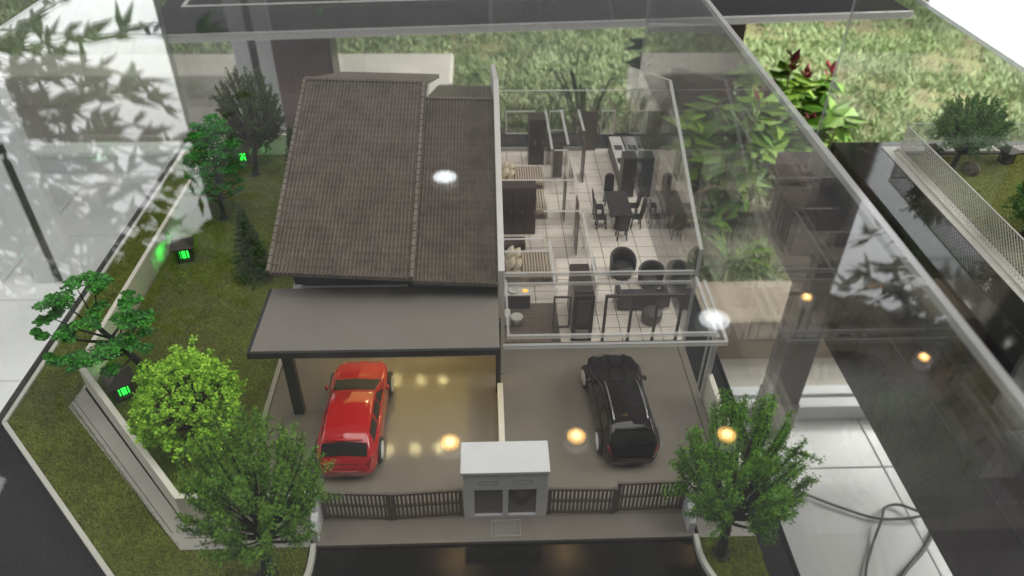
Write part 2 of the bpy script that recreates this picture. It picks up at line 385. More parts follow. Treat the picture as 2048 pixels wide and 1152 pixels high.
# free-standing door frame on the left
t = thing('door_frame', 'white door frame with black gap standing on tiles beside the table', 'door frame', (-96.5, 113, FZ))
MB().box(-2.0, 1.6, -1.5, 1.5, 0, 108).build('post', MT['alu'], t, bevel=0.2)
MB().box(-4.0, -2.0, -0.8, 1.2, 0, 108).build('seal', MT['rubber'], t)
MB().box(-8.0, -4.0, -1.5, 1.5, 0, 108).build('post', MT['alu'], t, bevel=0.2)
MB().box(-13.5, -8.0, 0.6, 1.0, 2, 108).build('pane', MT['clear'], t)

# ------------------------------------------------------------------ display tables
t = thing('display_table', 'dark display table carrying the house model and its clear case', 'table', (-10.5, 19.7, FZ))
MB().box(-40.5, 19.3, -25, 64, -11.5, -6.02).build('tabletop', MT['tabletop'], t, True, bevel=0.3)
for x in (-37, 12):
    for y in (-20, 56): MB().box(x, x + 4.5, y, y + 4.5, FZ, -11.5).build('leg', MT['tabletop'], t, True, bevel=0.2)

t = thing('model_base', 'black textured base board under the house model, lawns and road', 'base board', (-10.5, 19.7, -6.0))
MB().box(-42.0, 20.4, -26.2, 65.6, -6.0, -0.55).build('board', MT['blackboard'], t, True, bevel=0.15)

def back_table():
    t = thing('display_table', 'black display table with a white inset line standing in front of the garden', 'table', (-59.5, 112.7, FZ), math.radians(5.33))
    Z = 57.0
    MB().box(-6, 150, 0.5, 62, Z - 1.4, Z).build('tabletop', MT['blackgloss'], t, bevel=0.2)
    MB().box(-6, 150, 0, 0.48, Z - 1.4, Z + 0.1).build('edge_strip', MT['edge'], t)
    MB().box(-2, 146, 17.5, 18.3, Z, Z + 0.06).build('inset_line', MT['white'], t)
    MB().box(-2, -1.2, 18.3, 58, Z, Z + 0.06).build('inset_line', MT['white'], t)
    for x in (17, 104): MB().box(x, x + 11.5, 4, 18, 0, Z - 1.4).build('leg_panel', MT['brownleg'], t, bevel=0.3)
back_table()

def nb(x, y): return (-1.18 + (x + 1.18) * 1.0642, -31.44 + (y + 31.44) * 1.0642)
t = thing('display_table', 'dark brown display table with a stout leg beside the window track', 'table', (70, 20, FZ))
MB().box(46.7, 93, -60, 77.8, -12.2, -10).build('tabletop', MT['tabletop'], t, True, bevel=0.2)
MB().box(47.4, 92, -59, 77, -25, -12.2).build('apron', MT['tabletop'], t, True, bevel=0.2)
for x in (49.2, 86):
    for y in (60.5, -55): 
        MB().box(x, x + 5.2, y, y + 5.2, FZ + 9, -25).build('leg', MT['tabletop'], t, True, bevel=0.2)
        MB().box(x - 0.2, x + 5.4, y - 0.2, y + 5.4, FZ, FZ + 9).build('foot', MT['cement_d'], t, True, bevel=0.2)
t = thing('model_base', 'black base board carrying the mesh fenced garden model', 'base board', (70, 20, -10))
MB().box(49.6, 90.5, -55, 67.3, -10, -3.0).build('board', MT['blackgloss'], t, True, bevel=0.3)
MB().box(56.3, 57.5, -50, 64.2, -3.0, -2.9).build('border_strip', MT['white'], t, True)
MB().box(56.3, 88, 64.2, 65.4, -3.0, -2.9).build('border_strip', MT['white'], t, True)

def case(name, label, x0, x1, y0, y1, z0, z1, th=0.42, front=True):
    t = thing(name, label, 'display case', ((x0 + x1) / 2, (y0 + y1) / 2, z0))
    e = th
    MB().box(x0 + e, x1 - e, y0 + e, y1 - e, z1 - th, z1).build('top_pane', MT['clear'], t, True)
    MB().box(x0, x0 + th, y0 + e, y1 - e, z0, z1 - e).build('side_pane', MT['clear'], t, True)
    MB().box(x1 - th, x1, y0 + e, y1 - e, z0, z1 - e).build('side_pane', MT['clear'], t, True)
    MB().box(x0 + e, x1 - e, y1 - th, y1, z0, z1 - e).build('back_pane', MT['clear'], t, True)
    MB().box(x0 + e, x1 - e, y0, y0 + th, z0, z1 - e).build('front_pane', MT['clear'], t, True)
    for x in (x0, x1 - e):
        MB().box(x, x + e, y0, y1, z1 - e, z1).build('edge', MT['case_edge'], t, True)
        for y in (y0, y1 - e): MB().box(x, x + e, y, y + e, z0, z1 - e).build('edge', MT['case_edge'], t, True)
    for y in (y0, y1 - e): MB().box(x0 + e, x1 - e, y, y + e, z1 - e, z1).build('edge', MT['case_edge'], t, True)
    return t
case('display_case', 'large clear acrylic case covering the house model', -41.3, 20.3, -26, 65.5, -0.55, 25.2)
case('display_case', 'clear acrylic case on the dark brown table covering the mesh fenced garden', 48.9, 91.2, -56, 70.8, -10, 20.9)

# ceiling downlights whose glints show in the case top
def lamp(x, y, r, m, label, grp):
    t = thing('ceiling_downlight', label, 'lamp', (x, y, 150), 0, grp)
    MB().lathe([(r, 0), (r, 0.3)], n=20).build('lens', MT[m], t)
    MB().lathe([(r * .55, -0.12), (r * .55, 0)], n=20).build('bulb', MT[m.replace('lamp', 'core')], t)
    MB().lathe([(r + 0.2, 0.31), (r + 1.0, 0.31), (r + 1.0, 3), (r + 0.15, 3)], n=20).build('trim_ring', MT['alu'], t)
for x, y, r, m, w in ((-10.5, 96.2, 2.3, 'warm_lamp', 'round warm ceiling downlight mirrored beside the bin house near the red car'), (21.6, 97.4, 2.3, 'warm_lamp', 'round warm ceiling downlight mirrored beside the black car'),
        (60.2, 96.8, 2.3, 'warm_lamp', 'round warm ceiling downlight mirrored over the front right tree'), (124.9, 124.3, 1.5, 'warm_lamp', 'small warm ceiling downlight mirrored over the dark table side'),
        (100.7, 152.8, 1.5, 'warm_lamp', 'small warm ceiling downlight mirrored over the stout table leg'), (-16.3, 232, 4.6, 'cool_lamp', 'large cool white ceiling downlight mirrored over the lower roof'),
        (68.5, 142.5, 4.6, 'cool_lamp', 'large cool white ceiling downlight mirrored over the clear carport corner')): lamp(x, y, r, m, w, 'ceiling downlights')

# cable on the floor
pts = [(47, 50, 0.6), (52.5, 47.9, .6), (58.2, 44.7, .6), (64.1, 42.3, .6), (70.9, 42.3, 1.2), (69.5, 43.6, 1.4), (67.8, 44.9, .8), (65.6, 44.4, .6), (63.6, 41.6, 1.6), (60.9, 37.9, .6), (57.4, 32.5, .6), (55, 26, .6)]
def smooth(pts, n=8):
    pts = [Vector(p) for p in pts]; out = []
    for i in range(len(pts) - 1):
        a = pts[max(i - 1, 0)]; b = pts[i]; c = pts[i + 1]; d = pts[min(i + 2, len(pts) - 1)]
        for k in range(n):
            q = k / n; out.append(0.5 * ((2 * b) + (c - a) * q + (2 * a - 5 * b + 4 * c - d) * q * q + (3 * b - a - 3 * c + d) * q ** 3))
    return out + [pts[-1]]
o = MB().tube([p + Vector((0, 0, FZ)) for p in smooth(pts)], 0.23, 8).build('power_cable', MT['cable'], smooth=True)
tag(o, 'thin grey cable looping over the white room tiles', 'cable', 'cables on the room floor')
o = MB().tube([p + Vector((0, 0, FZ)) for p in smooth([(78, 47, .7), (74, 42.5, .7), (71.6, 39.6, .7), (68, 36, .7), (62.5, 31.5, .7), (57, 24, .7)])], 0.34, 8).build('power_cable', MT['cable'], smooth=True)
tag(o, 'thicker grey cable coming out from under the dark table', 'cable', 'cables on the room floor')

# ------------------------------------------------------------------ garden plants (out of focus)
def leaf_quads(c, d, nrm, L, w):
    """pointed folded leaf as 2 quads"""
    d = d.normalized(); s = d.cross(nrm)
    if s.length < 1e-3: s = d.cross(Vector((1, 0, 0)))
    s.normalize(); n = s.cross(d)
    tip = c + d * L - n * L * 0.18; m1 = c + d * L * 0.42
    return [c, m1 + s * w - n * 0.1 * L, tip, m1 + n * 0.05 * L, c, m1 + n * 0.05 * L, tip, m1 - s * w - n * 0.1 * L]

def broad_plant(x, y, h, nst, label, mat='gleaf', red=True, spread=10, Ls=(5, 8)):
    t = thing('garden_plant', label, 'plant', (x, y, FZ + 7.4), 0, 'leafy plants in the garden bed')
    st = MB(); lv = []; rd = []
    for k in range(nst):
        a = random.uniform(0, 6.28); r = random.uniform(0.2, 1) * spread
        base = Vector((math.cos(a) * r * .3, math.sin(a) * r * .3, 0)); hh = h * random.uniform(.6, 1)
        top = Vector((math.cos(a) * r, math.sin(a) * r, hh)); mid = (base + top) / 2 + Vector((random.uniform(-2, 2), random.uniform(-2, 2), h * .1))
        pts = smooth([base, mid, top], 5); st.tube(pts, [0.45 - 0.03 * i for i in range(len(pts))], 5)
        for i, p in enumerate(pts[2:]):
            for q in range(3):
                b = random.uniform(0, 6.28); d = Vector((math.cos(b), math.sin(b), random.uniform(-.35, .5)))
                lv += leaf_quads(p, d, Vector((0, 0, 1)), random.uniform(*Ls), random.uniform(1.7, 2.8))
        if red and k % 4 == 0:
            for q in range(7):
                b = random.uniform(0, 6.28); rd += leaf_quads(top + Vector((0, 0, q * .5)), Vector((math.cos(b), math.sin(b), 1.6)), Vector((0, 0, 1)), 3.4, 0.9)
            link('flower_spike', raw_mesh('flower_spike', np.array([tuple(p) for p in rd]), 4, MT['redleaf']), t); rd = []
    st.build('stems', MT['dry'], t, smooth=True)
    link('leaves', raw_mesh('leaves', np.array([tuple(p) for p in lv]), 4, MT[mat]), t)

def strap_plant(x, y, h, n, label, mat='dry', w=0.8):
    t = thing('strap_leaf_plant', label, 'plant', (x, y, FZ + 7.4), 0, 'long leaved plants in the garden bed')
    mb = MB()
    for k in range(n):
        a = random.uniform(0, 6.28); r = random.uniform(4, 16); hh = h * random.uniform(.5, 1.05); s = Vector((-math.sin(a), math.cos(a), 0)) * w
        b = len(mb.v); N = 6
        for i in range(N):
            q = i / (N - 1); p = Vector((math.cos(a) * r * q ** 1.6, math.sin(a) * r * q ** 1.6, hh * (q - 0.35 * q ** 4))); ww = math.sin(math.pi * (0.12 + 0.86 * q))
            mb.v += [tuple(p - s * ww), tuple(p + Vector((0, 0, -.2))), tuple(p + s * ww)]
        for i in range(N - 1):
            for e in (0, 1): mb.f.append((b + i * 3 + e, b + i * 3 + e + 1, b + (i + 1) * 3 + e + 1, b + (i + 1) * 3 + e))
    mb.build('leaves', MT[mat], t, smooth=True)
bp = [(52, 118, 38, 'leafy garden plant with red flower spikes rising beyond the clear case'),
      (62, 132, 40, 'tall leafy garden plant with red bracts and drooping dark leaves'),
      (74, 122, 30, 'leafy garden plant with red flowers nearest the dark brown table'),
      (47, 146, 42, 'bright green garden plant with red bracts just right of the brown leg panel'),
      (84, 150, 26, 'low yellow green garden plant in the open grass')]
for i, (x, y, h, lb) in enumerate(bp): broad_plant(x, y, h, 8 if i < 4 else 5, lb, spread=11)
sp = [(4, 112, 44, 'dry brown strap leaf plant close behind the lower roof', 'dry'), (16, 108, 46, 'dry brown strap leaf plant behind the open house', 'dry'),
      (12, 128, 46, 'green strap leaf plant arching behind the open house', 'gleaf'), (28, 116, 46, 'brown strap leaf plant behind the gable wall', 'dry'),
      (24, 140, 44, 'pale green strap leaf plant under the black table', 'gleaf'), (38, 104, 34, 'brown strap leaf plant at the planter kerb', 'dry'),
      (0, 140, 40, 'pale dry strap leaf plant beside the kerb corner', 'dry'), (36, 128, 38, 'green strap leaf plant beside the right leg panel', 'gleaf'),
      (45, 101, 13, 'small green strap leaf plant on the beige kerb edge', 'gleaf_dark'), (54, 106, 11, 'small bright strap leaf plant over bare soil', 'gleaf'),
      (33, 99, 22, 'thin green strap leaf plant at the edge of the bed', 'dry')]
for x, y, h, lb, m in sp: strap_plant(x, y, h, 24 if h > 30 else 9, lb, m, 0.5 if h > 30 else 0.4)

# trees outside the windows: out of the frame themselves, mirrored in the case tops
def window_tree(label, base, n_dir, d0, xs, zs, nbr, seed, sgn):
    rng = random.Random(seed); t = thing('window_tree', label, 'tree', base, 0, 'trees outside the windows'); b0 = Vector(base); wood = MB(); lv = []
    wood.tube([(0, 0, 0), (0, 2, 60), (sgn * 6, 0, 120), (sgn * 14, -4, 170), (sgn * 20, -5, 215)], [5, 4.5, 4, 3, 1.5], 9)
    for k in range(nbr):
        x = rng.uniform(*xs); z = rng.uniform(*zs); d = d0 + rng.uniform(-14, 14); y = (d - n_dir[0] * x) / n_dir[1]
        e = Vector((x, y, z)) - b0; a = Vector((sgn * 8, 0, rng.uniform(70, 190))); m = (a + e) / 2 + Vector((0, 0, rng.uniform(0, 28)))
        pts = [a * (1 - q) ** 2 + m * 2 * q * (1 - q) + e * q * q for q in [i / 11 for i in range(12)]]
        wood.tube(pts, [0.9 * (1 - .85 * i / 11) for i in range(12)], 5)
        for i in range(4, 12):
            for w in range(3):
                dd = (pts[i] - pts[i - 1]).normalized() + Vector((rng.uniform(-1, 1), rng.uniform(-1, 1), rng.uniform(-1.1, .5)))
                lv += leaf_quads(pts[i], dd, Vector((rng.uniform(-1, 1), rng.uniform(-1, 1), 1)), rng.uniform(6, 13), rng.uniform(0.9, 1.9))
    wood.build('trunk', MT['bark'], t, smooth=True)
    link('leaves', raw_mesh('leaves', np.array([tuple(p) for p in lv]), 4, MT['gleaf_dark']), t)
window_tree('leafy tree outside the side window mirrored in the case top', (-235, 190, FZ), (-.62, .78), 208, (-186, -84), (60, 182), 165, 5, 1)
window_tree('leafy tree outside the right window mirrored in the dark table side', (250, 150, FZ), (.5, .866), 205, (118, 175), (95, 200), 85, 9, -1)

# ------------------------------------------------------------------ model grounds
def st(mb, name, mat, **k): return tag(mb.build(name, MT[mat], **k), kind='structure')
INNER = [(-34.9, 58.6), (-19.5, 58.6), (-19.5, 2.75), (-22.7, 2.75), (-34.9, 16.4)]
OUTER = [(-40.3, 64), (-35.8, 64), (-35.8, 14.0), (-22.55, -0.1), (-13.75, -0.1), (-13.65, -2.3), (-14.6, -5), (-17, -8), (-20, -8.6), (-26.5, -1.9), (-40.3, 12.3)]
RIGHT = [(13.85, -0.15), (17.9, -0.15), (17.9, -9), (18.1, -9.5), (15.6, -5.6), (14.35, -3.1), (13.9, -1.5)]
st(MB().prism(INNER, -0.5, -0.02), 'lawn', 'lawn'); st(MB().prism(OUTER, -0.5, -0.05), 'lawn', 'lawn'); st(MB().prism(RIGHT, -0.5, -0.05), 'lawn', 'lawn')
def inpoly(x, y, poly):
    c = np.zeros(len(x), bool); n = len(poly); j = n - 1
    for i in range(n):
        xi, yi = poly[i]; xj, yj = poly[j]
        c ^= ((yi > y) != (yj > y)) & (x < (xj - xi) * (y - yi) / (yj - yi + 1e-12) + xi); j = i
    return c
def turf(poly, dens, label, z=-0.04, clip=None, h=(0.10, 0.26)):
    a = np.array(poly); lo = a.min(0); hi = a.max(0)
    if clip: lo = np.maximum(lo, clip[0]); hi = np.minimum(hi, clip[1])
    n = int((hi[0] - lo[0]) * (hi[1] - lo[1]) * dens)
    v = blades(n, (lo[0], hi[0]), (lo[1], hi[1]), z, h[0], h[1], 0.035, 1.2)
    v = v[inpoly(v[:, 0, 0], v[:, 0, 1], poly)]
    c = (float((lo[0] + hi[0]) / 2), float((lo[1] + hi[1]) / 2), z)
    o = link('turf', raw_mesh('turf', v.reshape(-1, 3), 3, MT['turf'], c), None, c)
    return tag(o, label, 'turf', kind='stuff')
turf(INNER, 170, 'flocked olive turf of the side garden between wall and house')
turf(OUTER, 150, 'flocked turf strip outside the boundary wall')
turf(RIGHT, 200, 'small flocked turf corner under the tree beside the right driveway')
# white border around the outer lawn
bl = [(-40.5, 64), (-40.5, 12.2), (-26.5, -2.1), (-19.6, -9.1)]
mb = MB()
for a, b in zip(bl[:-1], bl[1:]): mb.bar((*a, -0.2), (*b, -0.2), 0.35, 0.75)
mb.bar((-40.6, 64.15, -0.2), (-19, 64.15, -0.2), 0.35, 0.75)
tag(mb.build('lawn_border', MT['kerb']), 'white border strip around the outer lawn', 'border')
for s in (1, -1):
    if s == 1: pp = [(-13.45, 0.1), (-13.4, -1.1), (-13.5, -2.4), (-14.1, -4.2), (-15.4, -6.2), (-17.5, -8), (-20, -9)]; lb = 'curved white kerb beside the road under the front left tree'
    else: pp = [(13.65, 0.1), (13.62, -1.3), (13.95, -2.8), (14.8, -4.6), (16.4, -7), (18.2, -9.4)]; lb = 'curved white kerb beside the road under the front right tree'
    mb = MB(); q = smooth([(x, y, -0.12) for x, y in pp], 5)
    b = len(mb.v)
    for i, p in enumerate(q):
        d = (q[min(i + 1, len(q) - 1)] - q[max(i - 1, 0)]).normalized(); n = Vector((-d.y, d.x, 0)) * 0.17
        mb.v += [tuple(p - n - Vector((0, 0, .35))), tuple(p - n + Vector((0, 0, .28))), tuple(p + n + Vector((0, 0, .28))), tuple(p + n - Vector((0, 0, .35)))]
    for i in range(len(q) - 1):
        for k in range(4): mb.f.append((b + 4 * i + k, b + 4 * i + (k + 1) % 4, b + 4 * i + 4 + (k + 1) % 4, b + 4 * i + 4 + k))
    tag(mb.build('kerb', MT['kerb']), lb, 'kerb')
st(MB().prism([(-13.55, -0.02), (13.6, -0.02), (14.4, -4), (19, -12), (19, -25.5), (-21, -25.5), (-19, -9.5), (-14.2, -4)], -0.52, -0.30), 'road', 'road')
dv = st(MB().box(-19.3, 17.25, 2.05, 20.7, -0.5, 0.0), 'driveway', 'drive')
st(MB().box(-19.3, -0.35, 20.705, 26, -0.5, 0.0), 'porch_floor', 'drive')
st(MB().box(-13.45, 13.65, 0.0, 2.04, -0.5, -0.01), 'driveway_apron', 'apron')
st(MB().prism([(-35.7, 17), (-36.1, 13.85), (-22.6, -0.08), (-13.7, -0.08), (-13.7, 2.0), (-23.0, 2.05), (-35.55, 15.9)], -0.5, 0.03), 'pavement', 'pave')
st(MB().box(13.9, 17.9, -0.12, 2.0, -0.5, 0.03), 'pavement', 'pave')
tag(MB().box(-19.75, -19.35, 7, 26, -0.5, 0.12).build('drive_edging', MT['pave']), 'low grey edging strip between side lawn and carport floor', 'edging')
tag(MB().box(16.55, 16.62, 2.4, 20.6, 0.0, 0.012).build('drain_line', MT['charcoal']), 'thin dark drain line along the right driveway edge', 'drain line')
# pavement scoring lines
mb = MB()
for o_ in (0.9, 1.25):
    a = Vector((-35.6, 15.6, 0)); b = Vector((-22.9, 1.9, 0)); d = (b - a).normalized(); n = Vector((d.y, -d.x, 0)) * o_
    mb.bar(a + n + Vector((0, 0, .032)), b + n + Vector((0, 0, .032)), 0.05, 0.008)
    mb.bar((-22.6, 2.0 - o_ * .9, .032), (-13.9, 2.0 - o_ * .9, .032), 0.05, 0.008)
tag(mb.build('drain_line', MT['charcoal']), 'thin dark scored lines on the pavement outside the boundary wall', 'drain line')

# ------------------------------------------------------------------ boundary walls
WH = 2.8
def wall_run(pts, h, name, label, th=0.45, cap=0.0):
    mb = MB(); t = None
    P0 = [Vector((*p, 0)) for p in pts]; L = []; R = []
    for i, p in enumerate(P0):
        if i == 0: d = (P0[1] - p).normalized(); m = Vector((-d.y, d.x, 0))
        elif i == len(P0) - 1: d = (p - P0[i - 1]).normalized(); m = Vector((-d.y, d.x, 0))
        else:
            d1 = (p - P0[i - 1]).normalized(); d2 = (P0[i + 1] - p).normalized()
            n1 = Vector((-d1.y, d1.x, 0)); n2 = Vector((-d2.y, d2.x, 0)); m = (n1 + n2).normalized(); m /= max(0.3, m.dot(n1))
        L.append((p + m * th / 2)[:2]); R.append((p - m * th / 2)[:2])
    mb.prism(L + R[::-1], -0.3, h)
    return tag(mb.build(name, MT['wall'], bevel=0.06), label, 'wall')
wall_run([(-13.2, 2.35), (-22.9, 2.4), (-35.25, 16.2), (-35.25, 58.95), (-19.0, 58.95)], WH, 'boundary_wall', 'cream boundary wall running round the side garden of the roofed house')
wall_run([(13.55, 2.35), (17.55, 2.35), (17.55, 13.6)], WH, 'boundary_wall', 'low cream boundary wall beside the black car driveway')
for s, lb in ((-1, 'white sloping wing wall at the gate end under the front left tree'), (1, 'white sloping wing wall at the gate end under the front right tree')):
    x = -13.35 if s < 0 else 13.35
    mb = MB().prismx([(0.35, -0.2), (0.35, 1.0), (0.9, 1.6), (1.5, 1.75), (1.9, 2.75), (2.6, 2.85), (2.6, -0.2)], x - 0.24, x + 0.24)
    tag(mb.build('wing_wall', MT['binwhite'], bevel=0.06), lb, 'wall')
tag(MB().box(-0.24, 0.24, 4.9, 14.55, 0.0, 1.25).build('party_kerb', MT['wall'], bevel=0.05), 'low white dividing wall between the two driveways', 'wall')

# ------------------------------------------------------------------ gates
def gate(a, b, h0, h1, label):
    a = Vector((*a, 0)); b = Vector((*b, 0)); L = (b - a).length
    t = thing('folding_gate_leaf', label, 'gate', a, math.atan2(b.y - a.y, b.x - a.x), 'brown barred driveway gate leaves')
    w = 0.16
    for z in (h0, (h0 + h1) / 2, h1): MB().box(0, L, -0.09, 0.09, z - 0.09, z + 0.09).build('rail', MT['gate'], t)
    for x in (0.12, L - 0.12): MB().box(x - 0.14, x + 0.14, -0.12, 0.12, 0.02, h1 + 0.13).build('stile', MT['gate'], t)
    n = 15; bar_me = {}
    for i in range(n):
        x = 0.28 + (L - 0.56) * (i + 0.5) / n
        for lo, hi in ((h0 + .09, (h0 + h1) / 2 - .09), ((h0 + h1) / 2 + .09, h1 - .09)):
            if (lo, hi) not in bar_me: bar_me[(lo, hi)] = MB().box(-0.075, 0.075, -0.05, 0.05, lo, hi).mesh('bar', MT['gate'])
            link('bar', bar_me[(lo, hi)], t, (x, 0, 0))
gate((-13.0, 2.3), (-8.1, 2.05), 0.25, 2.85, 'brown barred gate leaf hinged at the wing wall behind the red car')
gate((-8.0, 2.05), (-3.0, 2.3), 0.25, 2.8, 'brown barred gate leaf between the red car and the white bin house')
gate((3.15, 2.25), (8.05, 2.12), 0.25, 2.75, 'brown barred gate leaf beside the white bin house behind the black car')
gate((8.12, 2.32), (13.05, 2.4), 0.25, 3.1, 'brown barred gate leaf under the front right tree')

# ------------------------------------------------------------------ bin house and grating
t = thing('bin_house', 'white flat roofed bin house with two grey panels between the gates', 'bin house', (0.08, 3.2, 0))
zz = 4.85
mb = MB().box(-2.95, 2.95, -0.75, 1.3, 0.0, zz)                       # body behind the front frame
mb.build('body', MT['binwhite'], t)
fr = MB()
fr.box(-2.95, -2.2, -1.2, -0.76, 0, zz); fr.box(-0.2, 0.2, -1.2, -0.76, 0, zz); fr.box(2.2, 2.95, -1.2, -0.76, 0, zz)
fr.box(-2.2, -0.2, -1.2, -0.76, 3.15, zz); fr.box(0.2, 2.2, -1.2, -0.76, 3.15, zz)
fr.box(-2.2, -0.2, -1.2, -0.76, 0, 0.22); fr.box(0.2, 2.2, -1.2, -0.76, 0, 0.22)
fr.build('front_frame', MT['binwhite'], t)
for s in (-1, 1):
    MB().box(s * 1.2 - 0.98, s * 1.2 + 0.98, -1.0, -0.77, 0.23, 3.14).build('panel', MT['slab'], t)
    mb = MB(); c = s * 1.2
    for q in (-1, 1):
        mb.box(c - .65, c + .65, -1.225, -1.2, 3.98 + q * .16, 4.02 + q * .16)
        mb.box(c + q * .65 - .02, c + q * .65 + .02, -1.225, -1.2, 3.87, 4.13)
    mb.build('slot_outline', MT['pave'], t)
mb = MB()
for q in (0, 0.55):
    mb.bar((0.35, -1.02, 2.9 - q), (1.2, -1.02, 1.75 - q), 0.03, 0.2, (0, 1, 0)); mb.bar((2.05, -1.02, 2.9 - q), (1.2, -1.02, 1.75 - q), 0.03, 0.2, (0, 1, 0))
mb.build('chevron_reflection', MT['gate'], t)  # reflected V on the panel, drawn as thin dark strips
MB().box(-3.12, 3.08, -1.3, 1.5, zz, zz + 0.3).build('roof', MT['binwhite'], t, bevel=0.05)
t = thing('drain_grating', 'small slotted drain grating in the apron before the bin house', 'grating', (0.1, 1.05, -0.01))
MB().box(-1.05, 1.05, -0.68, 0.68, 0.003, 0.012).build('pit', MT['charcoal'], t)
for y in (-0.66, 0.66): MB().box(-1.05, 1.05, y - 0.04, y + 0.04, 0.012, 0.05).build('frame', MT['pave'], t)
for x in (-1.01, 1.01): MB().box(x - 0.04, x + 0.04, -0.62, 0.62, 0.012, 0.05).build('frame', MT['pave'], t)
gm = MB().box(-0.93, 0.93, -0.032, 0.032, 0.012, 0.045).mesh('slat', MT['pave'])
for i in range(11): link('slat', gm, t, (0, -0.55 + i * 0.11, 0))

# ------------------------------------------------------------------ roofed house
HL = (-9.2, 38, 0)
house = thing('roofed_house', 'model house with brown tiled gable roofs and a grey carport', 'house', HL)
def hb(mb, name, mat, parent=house, **k): return mb.build(name, MT[mat], parent, True, **k)
hb(MB().prismx([(26, 0), (26, 9.9), (38.8, 14.8), (58.5, 7.6), (58.5, 0)], -17.4, -0.36), 'wall', 'white')
hb(MB().box(-16.9, -0.36, 19.0, 26.0, 8.62, 9.6), 'upper_wall', 'charcoal')
hb(MB().box(-16.2, -7.4, 18.7, 18.98, 8.62, 10.6), 'window', 'charcoal')
hb(MB().box(-16.3, -7.6, 18.62, 18.9, 8.56, 8.72), 'window_sill', 'binwhite')
# white party wall following the roof line
hb(MB().prismx([(16.9, 0), (16.9, 11.3), (38.6, 18.3), (60, 11.6), (60, 0)], -0.1, 0.42), 'party_wall', 'white', bevel=0.04)
# carport
hb(MB().box(-18.7, -0.12, 10.95, 18.6, 8.22, 8.52), 'carport_roof', 'slab')
hb(MB().box(-18.78, -0.12, 10.72, 10.94, 7.95, 8.5), 'carport_fascia', 'charcoal')
hb(MB().box(-18.95, -18.71, 10.72, 18.6, 7.95, 8.5), 'carport_fascia', 'charcoal')
hb(MB().box(-17.2, -0.4, 11.4, 25.95, 7.9, 8.2), 'porch_ceiling', 'white')
hb(MB().box(-16.4, -0.5, 11.0, 11.35, 7.86, 8.1), 'ceiling_strip', 'pillow')
hb(MB().box(-13.6, -0.4, 10.76, 10.92, 7.80, 7.945), 'fascia_lip', 'pillow')
hb(MB().box(-17.15, -16.3, 12.5, 13.2, 0, 7.9), 'post', 'charcoal', bevel=0.05)
hb(MB().box(-0.36, 0.06, 14.6, 15.2, 0, 7.9), 'post', 'charcoal', bevel=0.05)
for ly in (15.3, 24.3):
    for lx in (-10.3, -7.85, -5.6):
        hb(MB().lathe([(0.17, 7.84), (0.17, 7.9)], (lx, ly, 0), 12), 'downlight', 'warm_led')
L = bpy.data.lights.new('carport_light', 'AREA'); L.energy = 0.052; L.color = (1.0, 0.74, 0.22); L.size = 0.11; L.shape = 'RECTANGLE'; L.size_y = 0.10
lo = bpy.data.objects.new('carport_light', L); COL.objects.link(lo); lo.location = Vector((-8.5, 19.5, 7.7)) * S

# roofs
prof = [(0.0, 0.0), (0.10, 0.12), (0.26, 0.20), (0.42, 0.12), (0.52, 0.0), (0.76, -0.04), (1.0, 0.0)]
tv = [(u, 0, n + 0.05) for u, n in prof] + [(u, 1.10, n) for u, n in prof] + [(u, 0, n - 0.05) for u, n in prof]
np_ = len(prof)
tf = [(i, i + 1, np_ + i + 1, np_ + i) for i in range(np_ - 1)] + [(2 * np_ + i, 2 * np_ + i + 1, i + 1, i) for i in range(np_ - 1)]
tile_template = bpy.data.meshes.new('roof_tile'); tile_template.from_pydata(tv, [], tf); tile_template.materials.append(MT['roof']); tile_template.update()
TV = np.array(tv)
def roof_field(parent, A, B, C, D, nc, nr, nobj_rows):
    A, B, C, D = map(Vector, (A, B, C, D)); org = root_of(parent).location
    bil = lambda u, v: (A * (1 - u) + B * u) * (1 - v) + (C * (1 - u) + D * u) * v
    V = []; F = []
    for j in range(nr):
        for i in range(nc):
            o = bil(i / nc, j / nr); du = bil((i + 1) / nc, j / nr) - o; dv_ = bil(i / nc, (j + 1) / nr) - o; n = du.cross(dv_).normalized()
            k = 1 + random.uniform(-.05, .05); n = n * k
            o = o + n * random.uniform(-0.012, 0.012)
            if j < nobj_rows:
                ob = link('roof_tile', tile_template, parent)
                m = Matrix((du * S, dv_ * S, n * S)).transposed().to_4x4(); m.translation = o * S - org
                ob.matrix_basis = m
            else:
                b = len(V); w = np.array(o) + TV[:, :1] * np.array(du) + TV[:, 1:2] * np.array(dv_) + TV[:, 2:] * np.array(n)
                V += [tuple(p) for p in w]; F += [tuple(b + q for q in f) for f in tf]
    if V:
        mb = MB(); mb.v = V; mb.f = F; tag(mb.build('roof_tiles', MT['roof'], parent, True), kind='stuff')
def quad_slab(A, B, C, D, th):
    A, B, C, D = map(Vector, (A, B, C, D)); n = (B - A).cross(C - A).normalized() * th
    mb = MB(); mb.add([A - n, B - n, D - n, C - n, A - n * .1, B - n * .1, D - n * .1, C - n * .1], [(3, 2, 1, 0), (4, 5, 6, 7), (0, 1, 5, 4), (1, 2, 6, 5), (2, 3, 7, 6), (3, 0, 4, 7)]); return mb
